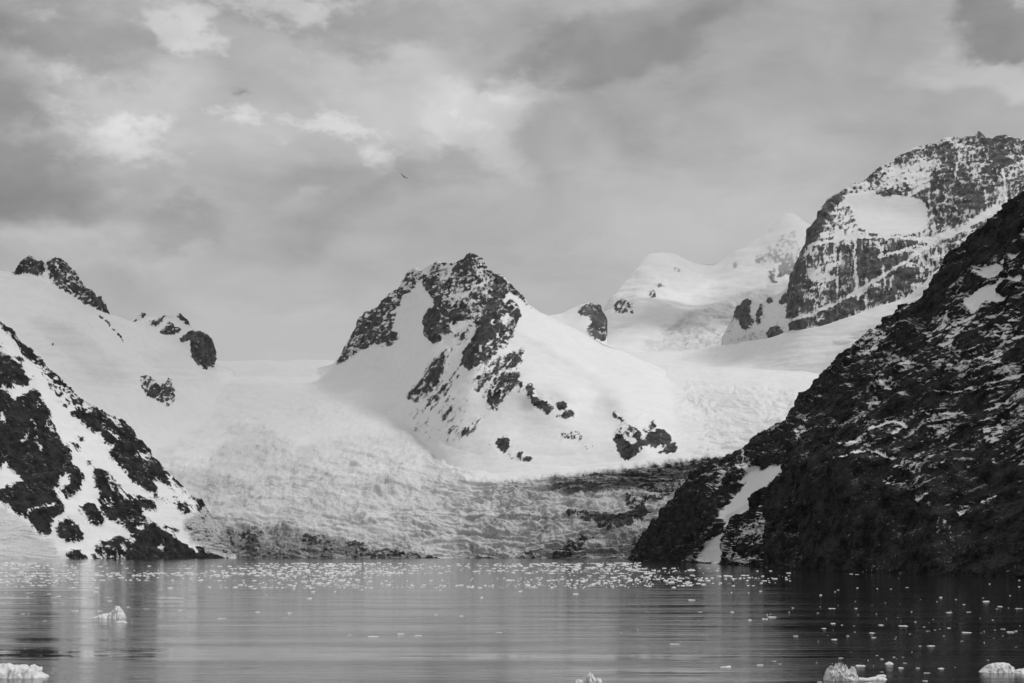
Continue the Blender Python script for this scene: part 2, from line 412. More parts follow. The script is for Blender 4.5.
# ---- small rocky rise behind the shoulder of the middle peak
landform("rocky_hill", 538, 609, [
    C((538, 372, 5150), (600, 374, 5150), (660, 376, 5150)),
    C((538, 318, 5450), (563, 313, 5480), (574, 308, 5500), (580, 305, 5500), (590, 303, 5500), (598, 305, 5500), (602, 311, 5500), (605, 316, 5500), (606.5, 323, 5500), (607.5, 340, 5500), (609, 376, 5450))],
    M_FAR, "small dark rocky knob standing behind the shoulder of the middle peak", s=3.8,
    rocks=[P(.85, (578, 309), (590, 302), (600, 305), (602, 311), (609, 316), (610, 323), (610, 332), (604, 342), (588, 336), (586, 328), (592, 324), (588, 317), (579, 315)),
           P(.8, (609, 316), (614, 315), (615, 322), (610, 322))], rock_amp=2.5, rock_wl=14, tex=(4, 3, -20), seed=2)

# ---- the great rock mountain on the right
F2_CREST = [(722, 338, 6000), (730, 322, 5860), (736, 309, 5750), (742, 301, 5660), (748, 298, 5600), (756, 303, 5520), (764, 302, 5450), (772, 297, 5380),
            (782, 292, 5300), (788, 286, 5270), (791, 278, 5250), (795, 268, 5260), (799, 260, 5280), (803, 250, 5300), (804, 240, 5310), (808, 232, 5330),
            (815, 222, 5350), (819, 211, 5370), (826, 203, 5400), (838, 193, 5440), (848, 188, 5470), (853, 184, 5480), (862, 182, 5500), (872, 173, 5530),
            (882, 166, 5560), (895, 161, 5600), (905, 152, 5620), (912, 148, 5640), (925, 145, 5660), (938, 143, 5680), (945, 138, 5700), (955, 137, 5700),
            (962, 139, 5700), (968, 137, 5700), (974, 136, 5700), (979, 131, 5700), (985, 136, 5700), (992, 140, 5700), (1002, 135, 5700), (1014, 138, 5700),
            (1024, 139, 5700), (1045, 142, 5700), (1080, 150, 5700), (1140, 170, 5700), (1215, 190, 5700)]
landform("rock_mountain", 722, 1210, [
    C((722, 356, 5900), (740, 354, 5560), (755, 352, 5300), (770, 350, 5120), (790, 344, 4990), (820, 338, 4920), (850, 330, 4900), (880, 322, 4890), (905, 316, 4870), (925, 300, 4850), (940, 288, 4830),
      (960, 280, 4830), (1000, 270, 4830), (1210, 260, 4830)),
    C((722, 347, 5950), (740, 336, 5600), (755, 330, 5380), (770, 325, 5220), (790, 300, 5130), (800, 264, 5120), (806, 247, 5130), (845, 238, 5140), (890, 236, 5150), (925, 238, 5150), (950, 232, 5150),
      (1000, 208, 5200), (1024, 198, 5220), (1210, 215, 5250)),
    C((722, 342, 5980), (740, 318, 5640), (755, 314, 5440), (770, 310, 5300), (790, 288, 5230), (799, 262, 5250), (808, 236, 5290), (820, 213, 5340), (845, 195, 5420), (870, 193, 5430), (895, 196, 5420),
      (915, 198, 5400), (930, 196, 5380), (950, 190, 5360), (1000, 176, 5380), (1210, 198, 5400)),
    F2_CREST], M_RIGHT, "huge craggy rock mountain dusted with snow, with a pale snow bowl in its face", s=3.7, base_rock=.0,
    rocks=[P(.60, (786, 332), (790, 280), (803, 250), (806, 235), (826, 200), (850, 185), (895, 158), (945, 134), (980, 126), (1030, 135), (1215, 180), (1215, 300), (930, 300), (925, 285), (905, 298), (880, 306), (850, 317), (820, 327)),
           P(.86, (788, 288), (797, 262), (804, 245), (806, 234), (826, 202), (848, 190), (840, 200), (828, 215), (820, 238), (806, 246), (803, 290), (798, 318), (785, 328)),
           P(.68, (806, 255), (810, 300), (820, 320), (798, 322), (800, 290)),
           P(.55, (838, 192), (850, 186), (895, 160), (905, 155), (905, 178), (890, 195), (870, 190), (850, 190)),
           P(.22, (880, 186), (892, 166), (912, 160), (935, 162), (932, 185), (915, 196), (905, 180), (895, 190)),
           P(.72, (932, 160), (955, 140), (985, 134), (1024, 142), (1024, 200), (985, 212), (960, 225), (940, 228), (930, 200), (930, 180)),
           P(.82, (958, 186), (985, 182), (1000, 190), (995, 208), (975, 222), (955, 230), (948, 215)),
           P(.88, (880, 252), (900, 245), (918, 248), (920, 256), (905, 268), (880, 283), (868, 288), (868, 255)),
           P(.86, (832, 258), (850, 245), (868, 250), (866, 290), (840, 300), (828, 300)),
           P(.86, (830, 306), (850, 300), (880, 286), (905, 270), (920, 268), (910, 290), (880, 303), (850, 314), (825, 324), (800, 325), (800, 318)),
           P(.9, (786, 326), (800, 320), (812, 320), (806, 330), (795, 330), (788, 331)),
           P(.30, (812, 252), (836, 247), (838, 262), (830, 274), (812, 270)), P(.03, (806, 270), (812, 268), (836, 276), (834, 281), (812, 282)),
           P(.0, (838, 205), (848, 195), (862, 191), (876, 193), (890, 196), (905, 196), (920, 198), (927, 204), (928, 220), (922, 231), (905, 234), (885, 236), (868, 232), (856, 222), (848, 226), (836, 230)),
           P(.35, (836, 208), (850, 206), (856, 222), (862, 234), (834, 238)),
           P(.6, (868, 186), (876, 186), (888, 194), (884, 197), (874, 194)),
           Ln(.04, 3.0, (808, 246), (845, 238), (885, 237), (925, 239), (950, 231), (990, 212), (1018, 199)),
           Ln(.04, 3.2, (783, 323), (810, 315), (838, 302), (870, 284), (897, 267), (925, 249), (935, 243)),
           Ln(.05, 5.0, (945, 238), (975, 222), (995, 208)), Ln(.1, 7, (930, 240), (944, 246), (948, 262)),
           Ln(.12, 2.2, (854, 240), (856, 270), (858, 300)), Ln(.12, 2, (880, 245), (884, 284)), Ln(.15, 2, (868, 262), (905, 250), (916, 246)),
           Ln(.12, 2.4, (929, 185), (931, 215), (936, 238)), Ln(.12, 2.2, (1003, 170), (1006, 195), (1010, 212)), Ln(.15, 2, (960, 150), (955, 180), (945, 200)),
           Ln(.15, 1.8, (905, 250), (922, 252)), Ln(.15, 1.8, (838, 300), (838, 270), (842, 250)), Ln(.15, 1.6, (985, 190), (988, 215)), Ln(.2, 1.6, (890, 290), (892, 275)),
           Ln(.2, 1.6, (866, 303), (866, 288)), Ln(.2, 1.6, (820, 322), (824, 312)),
           P(.03, (722, 350), (722, 290), (790, 285), (786, 312), (790, 330), (780, 345)),
           P(.95, (734, 316), (741, 303), (748, 297), (752, 300), (750, 312), (754, 322), (748, 330), (742, 328), (738, 322)), P(.8, (755, 320), (761, 303), (765, 306), (763, 320), (757, 325)),
           P(.85, (766, 299), (772, 295), (774, 303), (768, 304)), P(.85, (777, 302), (787, 292), (791, 300), (782, 305)), P(.95, (766, 334), (772, 326), (780, 326), (784, 332), (778, 338), (769, 338))],
    dmods=[(885, 215, 45, 14, 0, 70), (970, 200, 25, 45, 10, -60), (815, 250, 12, 60, 15, -50), (880, 270, 30, 18, -30, -30)],
    rock_amp=3.0, rock_wl=26, strata=1.2, snow_amp=1.2, tex=(2.8, 3.2, 0),
    texz=[([(800, 238), (925, 238), (945, 250), (940, 300), (800, 330)], 2.2, 6, 0), ([(930, 185), (1030, 180), (1030, 215), (935, 240)], 2.4, 4.5, 10)], slope_k=.5, ledge=(26, 3.0, -14, .45, .3), warp=2.2, seed=3)

# ---- snow basin between the far mountain and the top of the icefall, with the gully on the right
landform("snow_field", 560, 985, [
    C((560, 392, 4950), (640, 386, 4930), (700, 384, 4900), (760, 384, 4850), (830, 380, 4600), (880, 350, 4400), (920, 315, 4400), (945, 296, 4500), (985, 280, 4600)),
    C((560, 374, 5050), (640, 366, 5080), (700, 367, 5050), (760, 369, 4980), (830, 360, 4700), (880, 328, 4550), (920, 298, 4560), (945, 282, 4650), (985, 270, 4700)),
    C((560, 350, 6000), (640, 352, 6000), (700, 350, 6000), (740, 342, 5500), (770, 338, 5060), (790, 331, 4990), (820, 327, 4960), (850, 317, 4945), (880, 306, 4930), (905, 299, 4900),
      (925, 282, 4880), (938, 268, 4860), (985, 255, 4860))],
    M_MID, "smooth bright snow basin and gully below the craggy rock mountain", s=3.5, snow_amp=3.0, dblur=26, ysmooth=6, back=(20, 60, 120, 260),
    crev=[P(.8, (830, 345), (880, 320), (925, 285), (940, 270), (930, 310), (860, 360)), P(.4, (670, 362), (690, 352), (720, 352), (715, 364))], crev_amp=2.6, crev_wl=10, seed=4)

# ---- the glacier, from the saddle on the left and the bright lip on the right down to the water
G = [
    C((-130, 558.5, 3420), (440, 558.5, 3400), (520, 558.6, 3350), (640, 558.8, 3300), (900, 559, 3300)),
    C((-130, 548, 3440), (200, 547, 3440), (300, 547, 3430), (440, 553, 3420), (500, 549, 3380), (600, 543, 3330), (700, 536, 3330), (900, 530, 3330)),
    C((-130, 520, 3520), (200, 515, 3560), (300, 512, 3560), (440, 516, 3520), (500, 512, 3480), (560, 512, 3430), (640, 508, 3400), (700, 500, 3390), (900, 490, 3380)),
    C((-130, 480, 3750), (200, 478, 3800), (300, 476, 3830), (380, 476, 3800), (440, 490, 3680), (500, 493, 3560), (560, 492, 3520), (620, 491, 3500), (660, 486, 3470), (700, 475, 3450), (760, 462, 3440), (900, 440, 3440)),
    C((-130, 440, 4200), (200, 440, 4250), (300, 442, 4200), (380, 450, 4050), (440, 478, 3760), (490, 480, 3620), (560, 475.5, 3535), (600, 470.5, 3515), (650, 464, 3490), (700, 458, 3468), (735, 452, 3455), (760, 446, 3450), (900, 420, 3450)),
    C((-130, 400, 5000), (200, 398, 5100), (300, 395, 5200), (400, 395, 5000), (440, 425, 4500), (500, 445, 4100), (600, 445, 3950), (700, 432, 3900), (760, 412, 4000), (900, 395, 4000)),
    C((-130, 360, 6200), (215, 361, 6200), (300, 360, 6250), (340, 361, 6200), (400, 368, 5900), (440, 390, 5200), (560, 372, 4900), (640, 364, 4850), (700, 367.5, 4820), (760, 369.5, 4780), (830, 374, 4700), (900, 376, 4700))]
def depth_g(x, y):
    ys = np.array([np.interp(x, [p[0] for p in c], [p[1] for p in c]) for c in G]); ds = np.array([np.interp(x, [p[0] for p in c], [p[2] for p in c]) for c in G])
    return float(np.interp(-y, -ys, ds))
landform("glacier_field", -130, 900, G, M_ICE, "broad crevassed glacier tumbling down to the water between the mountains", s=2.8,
    rocks=[P(.85, (562, 513), (575, 508), (590, 510), (605, 513), (625, 513), (640, 506), (652, 511), (640, 519), (625, 527), (604, 530), (592, 524), (580, 518)),
           P(.7, (552, 555), (562, 545), (578, 534), (586, 536), (584, 546), (570, 557), (545, 560)), P(.5, (515, 556), (525, 550), (540, 553), (535, 560), (515, 560)),
           P(.55, (585, 542), (594, 534), (592, 544)),
           P(.30, (640, 470), (665, 466), (700, 459), (725, 456), (705, 474), (680, 484), (655, 492), (636, 488)), P(.22, (560, 476), (600, 471), (640, 468), (640, 486), (600, 492), (585, 486)),
           P(.5, (625, 498), (645, 495), (664, 496), (655, 506), (628, 508)), P(.3, (655, 480), (690, 476), (680, 492), (660, 496)),
           P(.85, (196, 549), (210, 546), (226, 549), (236, 556), (236, 562), (190, 562)), P(.3, (228, 536), (250, 528), (262, 545), (250, 560), (228, 560)), P(.4, (300, 536), (320, 536), (322, 545), (305, 548)),
           P(.5, (340, 543), (352, 540), (372, 548), (400, 554), (438, 556), (438, 560), (345, 556)), P(.35, (60, 556), (60, 548), (85, 550), (86, 560)), P(.45, (200, 500), (206, 503), (204, 508), (198, 506))],
    base_dirt=.02, dirts=[P(.24, (-130, 480), (205, 470), (225, 440), (300, 445), (400, 430), (480, 490), (560, 480), (735, 455), (760, 560), (-130, 560)),
           P(.30, (205, 470), (240, 480), (300, 500), (400, 530), (440, 545), (440, 560), (205, 560)),
           P(.85, (205, 536), (225, 530), (250, 526), (285, 526), (300, 533), (320, 537), (350, 540), (375, 548), (400, 553), (437, 556), (437, 562), (205, 562)),
           P(.40, (470, 500), (560, 496), (660, 490), (740, 470), (700, 562), (450, 562)), P(.55, (480, 560), (520, 553), (560, 540), (590, 528), (640, 522), (660, 515), (670, 560)), P(.75, (590, 548), (620, 535), (660, 530), (660, 562), (570, 562)),
           P(.80, (545, 478), (600, 471), (650, 465), (700, 459), (740, 453), (735, 462), (700, 475), (655, 488), (620, 492), (575, 493), (550, 488)), P(.3, (480, 482), (545, 478), (550, 500), (500, 510), (470, 520)),
           P(.4, (-130, 505), (10, 510), (40, 530), (75, 555), (75, 562), (-130, 562)), P(.42, (500, 515), (560, 505), (600, 525), (560, 540), (520, 535)),
           P(.16, (225, 428), (262, 425), (285, 438), (300, 450), (290, 465), (250, 450)), P(.14, (320, 440), (400, 430), (430, 440), (420, 470), (340, 475), (310, 462))],
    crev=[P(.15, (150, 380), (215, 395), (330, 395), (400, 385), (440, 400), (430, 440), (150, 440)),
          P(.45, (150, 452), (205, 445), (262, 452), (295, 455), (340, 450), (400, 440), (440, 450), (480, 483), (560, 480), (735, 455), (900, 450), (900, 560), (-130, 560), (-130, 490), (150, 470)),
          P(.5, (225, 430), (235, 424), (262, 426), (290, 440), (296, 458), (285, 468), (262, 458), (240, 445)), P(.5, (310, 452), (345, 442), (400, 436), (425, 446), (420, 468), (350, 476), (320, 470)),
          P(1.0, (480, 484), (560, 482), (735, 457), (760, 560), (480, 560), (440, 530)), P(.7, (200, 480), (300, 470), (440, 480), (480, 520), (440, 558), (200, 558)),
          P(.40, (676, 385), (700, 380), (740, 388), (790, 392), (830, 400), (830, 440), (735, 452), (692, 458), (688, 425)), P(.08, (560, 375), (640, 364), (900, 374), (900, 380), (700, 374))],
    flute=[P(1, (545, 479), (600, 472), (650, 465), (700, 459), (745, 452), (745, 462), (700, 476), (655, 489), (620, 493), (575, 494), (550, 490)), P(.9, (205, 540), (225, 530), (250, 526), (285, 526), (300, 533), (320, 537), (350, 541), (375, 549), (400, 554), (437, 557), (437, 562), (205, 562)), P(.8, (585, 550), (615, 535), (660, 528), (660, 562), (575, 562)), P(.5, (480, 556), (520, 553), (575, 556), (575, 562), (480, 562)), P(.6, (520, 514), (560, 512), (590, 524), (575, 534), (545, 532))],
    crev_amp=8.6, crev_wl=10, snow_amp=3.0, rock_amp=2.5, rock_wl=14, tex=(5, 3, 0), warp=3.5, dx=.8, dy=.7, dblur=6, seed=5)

# ---- the middle peak
m0 = []
for x, y in ((300, 398), (314, 400), (322, 402), (338, 405), (360, 409), (380, 415), (400, 424), (410, 432), (425, 450), (440, 468), (455, 480), (480, 490), (520, 490), (560, 484), (600, 479), (650, 472), (690, 466), (712, 452), (722, 440)):
    m0.append((x, y, depth_g(x, y) + 40))
landform("middle_mountain", 300, 720, [
    m0,
    C((300, 385, depth_g(300, 385) + 160), (314, 385, depth_g(314, 385) + 90), (322, 384, depth_g(322, 384) + 50), (340, 376, 5380), (360, 370, 5300), (380, 368, 5180), (400, 380, 4900), (410, 400, 4560), (425, 425, 4230), (440, 444, 4040), (480, 456, 3840), (540, 456, 3730), (600, 453, 3680), (650, 450, 3630), (690, 446, depth_g(690, 446) - 15), (722, 441, depth_g(722, 441) + 30)),
    C((300, 378, depth_g(300, 378) + 180), (314, 376, depth_g(314, 376) + 100), (322, 374, depth_g(322, 374) + 60), (340, 365, 5520), (360, 355, 5420), (380, 345, 5280), (400, 342, 5080), (420, 347, 4660), (440, 370, 4380), (470, 385, 4180), (500, 385, 4110), (540, 390, 4030), (580, 396, 4010), (620, 402, 4010), (660, 409, 4060), (690, 414, depth_g(690, 414) + 10), (722, 438, depth_g(722, 438) + 30)),
    C((300, 374, depth_g(300, 374) + 190), (314, 372, depth_g(314, 372) + 110), (322, 370, depth_g(322, 370) + 70), (340, 361, 5540), (360, 326, 5460), (380, 314, 5340), (400, 303, 5180), (420, 301, 4990), (440, 305, 4760), (460, 315, 4580), (480, 315, 4490), (500, 322, 4440), (520, 333, 4430), (560, 350, 4420), (600, 363, 4430), (640, 376, 4380), (670, 389, depth_g(670, 389) - 60), (700, 408, depth_g(700, 408) + 50), (722, 437, depth_g(722, 437) + 35)),
    C((300, 372, depth_g(300, 372) + 200), (314, 370, depth_g(314, 370) + 120), (322, 367, depth_g(322, 367) + 80), (334, 365, 5600), (338, 360, 5570), (345, 346, 5550), (351, 336, 5530), (357, 326, 5510), (359, 318, 5500), (366, 313, 5480), (372, 311, 5450), (380, 305, 5400), (385, 300, 5370), (390, 293, 5340), (397, 289, 5300), (401, 286, 5270), (405, 275, 5240), (410, 270, 5200),
      (415, 268, 5160), (421, 271, 5120), (427, 267, 5060), (436, 262, 4990), (440, 263, 4930), (448, 263, 4920), (456, 262, 4900), (463, 259, 4870), (467, 254, 4850), (470, 253, 4840), (476, 255, 4830), (481, 258, 4810), (484, 264, 4790), (488, 271, 4770), (493, 274, 4750), (500, 277, 4730), (507, 281, 4720),
      (513, 286, 4710), (519, 292, 4700), (523, 298, 4700), (530, 305, 4710), (540, 311, 4720), (553, 318, 4740), (565, 324, 4750), (590, 336, 4750), (610, 346, 4730), (640, 359.5, 4770), (650, 363.5, depth_g(650, 364) + 20), (665, 371, depth_g(665, 371) + 80), (680, 382, depth_g(680, 382) + 110), (700, 402, depth_g(700, 402) + 130), (722, 436, depth_g(722, 436) + 140))],
    M_MID, "steep middle peak with dark crags on its summit and a smooth bright snow shoulder", s=3.3,
    rocks=[P(.68, (336, 364), (345, 345), (357, 325), (360, 315), (372, 309), (385, 298), (393, 288), (400, 286), (406, 273), (413, 266), (422, 270), (424, 275), (419, 281), (410, 290), (401, 300), (396, 310), (393, 320), (394, 334), (386, 344), (382, 346), (376, 343), (366, 347), (355, 352), (346, 360)),
           P(.78, (338, 362), (350, 350), (365, 342), (372, 330), (380, 328), (390, 322), (392, 330), (384, 346), (376, 343), (366, 348), (350, 357)),
           P(.75, (386, 340), (392, 332), (398, 333), (397, 340), (390, 346), (386, 346)),
           P(.66, (423, 274), (437, 259), (443, 261), (455, 260), (462, 258), (468, 250), (476, 252), (484, 258), (490, 270), (500, 275), (512, 284), (525, 298), (524, 303), (517, 297), (508, 292), (504, 300), (498, 315), (490, 330), (478, 336), (474, 322), (462, 328), (452, 330), (447, 322), (440, 318), (433, 310), (434, 300), (425, 290), (421, 282)),
           P(.75, (432, 268), (440, 264), (441, 275), (436, 282), (430, 284), (426, 280)), P(.8, (453, 315), (462, 300), (466, 310), (470, 318), (460, 326), (452, 328)),
           P(.74, (463, 270), (478, 258), (486, 268), (490, 278), (478, 284), (462, 280)),
           P(.2, (441, 265), (457, 263), (452, 273), (444, 284), (438, 280)), P(.35, (446, 291), (465, 284), (476, 287), (468, 297), (454, 300)), P(.5, (470, 300), (484, 296), (484, 312), (474, 318)),
           P(.88, (425, 316), (431, 308), (438, 312), (446, 319), (453, 330), (450, 334), (443, 336), (440, 342), (434, 345), (430, 341), (425, 336)), Ln(.15, 1.6, (440, 308), (442, 322)), Ln(.1, 2, (438, 312), (447, 318), (453, 326)),
           P(.0, (452, 327), (462, 322), (474, 319), (474, 325), (464, 332), (456, 337)), P(.75, (451, 332), (456, 334), (460, 336), (456, 339), (452, 337)),
           P(.93, (497, 275), (508, 284), (506, 296), (499, 308), (495, 320), (494, 335), (486, 345), (492, 358), (484, 366), (476, 376), (474, 388), (467, 389), (467, 372), (463, 362), (464, 352), (471, 344), (478, 330), (487, 312), (492, 296), (493, 284)),
           P(.80, (496, 312), (503, 303), (513, 299), (519, 305), (520, 318), (517, 330), (512, 342), (504, 350), (494, 363), (484, 368), (486, 350), (492, 338), (493, 325)),
           P(.05, (499, 321), (506, 313), (509, 318), (503, 326)), Ln(.1, 2, (491, 322), (494, 332), (497, 338)), Ln(.2, 1.8, (478, 358), (482, 346)), P(.55, (505, 334), (515, 334), (512, 344), (502, 346)),
           P(.5, (452, 346), (458, 338), (468, 328), (476, 322), (470, 336), (463, 346), (456, 348)),
           P(.85, (508, 282), (514, 286), (524, 297), (523, 302), (515, 295)), P(.8, (524, 301), (529, 306), (533, 310), (530, 310)),
           P(.68, (407, 399), (414, 386), (424, 370), (438, 354), (446, 347), (450, 351), (445, 362), (436, 376), (430, 386), (414, 402)),
           P(.55, (416, 412), (428, 398), (444, 380), (456, 366), (463, 362), (461, 372), (452, 384), (438, 400), (424, 414)), P(.6, (441, 420), (449, 408), (455, 400), (455, 408), (447, 418)),
           P(.75, (462, 432), (470, 421), (480, 417), (482, 420), (474, 428), (465, 436)), P(.6, (447, 439), (451, 432), (452, 438)), P(.5, (455, 428), (462, 420), (463, 426)), P(.45, (427, 436), (433, 432), (432, 438), (426, 440)), P(.5, (470, 414), (478, 408), (474, 416)), P(.5, (458, 404), (466, 398), (462, 406)),
           P(.10, (404, 425), (440, 350), (470, 370), (500, 350), (526, 345), (520, 380), (490, 415), (460, 440), (430, 440)), P(.45, (407, 399), (414, 386), (424, 370), (438, 354), (446, 347), (450, 351), (445, 362), (436, 376), (430, 386), (414, 402)), P(0, (468, 395), (478, 392), (490, 405), (480, 420), (466, 410)), P(.78, (487, 402), (489, 388), (497, 378), (508, 372), (516, 370), (520, 374), (520, 384), (512, 392), (504, 398), (500, 404), (495, 411)), P(.5, (476, 392), (490, 374), (508, 358), (520, 349), (518, 354), (500, 372), (486, 388)),
           P(.78, (487, 402), (489, 388), (497, 378), (508, 372), (516, 370), (520, 374), (520, 384), (512, 392), (504, 398), (500, 404), (495, 411)), P(.6, (500, 375), (514, 358), (522, 352), (525, 350), (524, 358), (518, 368)), P(.9, (514, 356), (520, 351), (523, 356), (518, 365), (514, 362)),
           P(.7, (520, 384), (524, 383), (523, 390), (518, 396)),
           Ln(0.9, 3.0, (447, 349), (440, 356), (428, 370), (418, 386), (408, 399)), Ln(0.8, 2.4, (449, 356), (438, 372), (426, 390), (414, 403)), Ln(0.75, 2.2, (437, 380), (430, 392)), Ln(0.8, 2.4, (452, 349), (444, 364), (436, 378)), Ln(0.75, 2.6, (463, 364), (452, 378), (438, 394), (422, 411)), Ln(0.7, 2.2, (458, 376), (446, 392), (430, 410)), Ln(0.6, 1.8, (462, 382), (452, 394), (444, 404)), Ln(0.7, 2.0, (455, 400), (450, 410), (443, 420)), Ln(0.8, 2.6, (481, 418), (472, 425), (463, 434)), Ln(0.6, 1.8, (476, 427), (468, 436)), Ln(0.7, 1.8, (466, 405), (459, 412)), Ln(0.6, 1.6, (450, 432), (447, 440)), Ln(0.8, 2.6, (520, 351), (506, 362), (490, 376), (477, 391)), Ln(0.8, 2.4, (523, 357), (510, 368), (497, 380), (488, 392)), Ln(0.7, 2.0, (514, 352), (498, 364), (484, 378)), Ln(0.7, 2.0, (500, 358), (486, 370), (474, 384)), P(1, (525, 389), (530, 383), (535, 388), (534, 396), (529, 397)), P(.97, (529, 398), (538, 396), (545, 402), (552, 405), (553, 411), (548, 415), (543, 410), (533, 405)), P(1, (556, 405), (562, 403), (566, 405), (565, 409), (558, 409)),
           P(.95, (561, 413), (568, 411), (574, 412), (574, 416), (562, 417)), P(.95, (554, 414), (559, 415), (558, 418)), P(.6, (546, 399), (551, 400), (549, 403)),
           P(1, (496, 440), (503, 436), (511, 440), (510, 447), (504, 453), (498, 449)), P(.9, (517, 456), (522, 452), (525, 459), (520, 461)), P(.95, (525, 458), (530, 456), (533, 462), (527, 463)), P(.9, (509, 456), (513, 456), (512, 459)), P(.6, (488, 444), (492, 444), (491, 448)),
           P(.96, (611, 437), (620, 433), (626, 440), (632, 444), (638, 445), (640, 450), (632, 458), (624, 459), (618, 450)), P(.5, (622, 424), (634, 424), (642, 432), (634, 440), (624, 436), (611, 432)),
           P(.95, (634, 436), (640, 431), (642, 440), (648, 434), (660, 429), (668, 434), (671, 440), (668, 445), (655, 448), (646, 446), (642, 450), (636, 446)), P(.6, (648, 432), (652, 420), (656, 422), (652, 432)), P(.6, (643, 432), (645, 426), (647, 433)),
           P(.95, (654, 456), (664, 448), (676, 442), (677, 448), (674, 453), (662, 454)), P(.9, (637, 416), (641, 415), (641, 419), (637, 419)), Ln(.9, 2.4, (613, 413), (618, 418), (624, 421)), P(.9, (584, 445), (589, 446), (586, 448)), P(.9, (592, 443), (596, 443), (594, 446)), P(.35, (560, 434), (580, 430), (582, 440), (562, 440))],
    dmods=[(412, 322, 14, 35, 15, 90), (430, 325, 8, 18, 0, -40), (484, 335, 14, 60, 18, -90), (500, 275, 12, 20, 0, -30), (600, 404, 24, 16, 20, 60), (570, 396, 26, 9, 25, -35), (535, 398, 20, 10, 20, -30), (628, 418, 14, 30, -25, -40), (565, 355, 60, 9, 32, -50), (530, 430, 34, 22, 20, 30), (450, 380, 10, 30, 40, 50), (585, 405, 14, 9, 0, 35), (640, 440, 18, 14, 0, -40)],
    crev=[P(.45, (668, 382), (690, 384), (724, 430), (724, 480), (692, 466), (682, 440), (676, 405))], crev_amp=4, crev_wl=10,
    dirts=[P(.10, (600, 392), (612, 398), (612, 420), (590, 418))], rock_amp=3.4, rock_wl=24, snow_amp=4.2, edge_soft=2, tex=(3.6, 2.6, -35), slope_k=.5, warp=2.8,
    texz=[([(400, 410), (440, 345), (460, 345), (470, 360), (440, 440), (415, 420)], 7, 2.2, -56), ([(475, 395), (500, 355), (530, 345), (525, 380), (500, 410)], 6, 2.2, -48), ([(440, 440), (450, 395), (480, 400), (480, 440)], 6, 2, -50)], dblur=11, sbk=.12, seed=6)

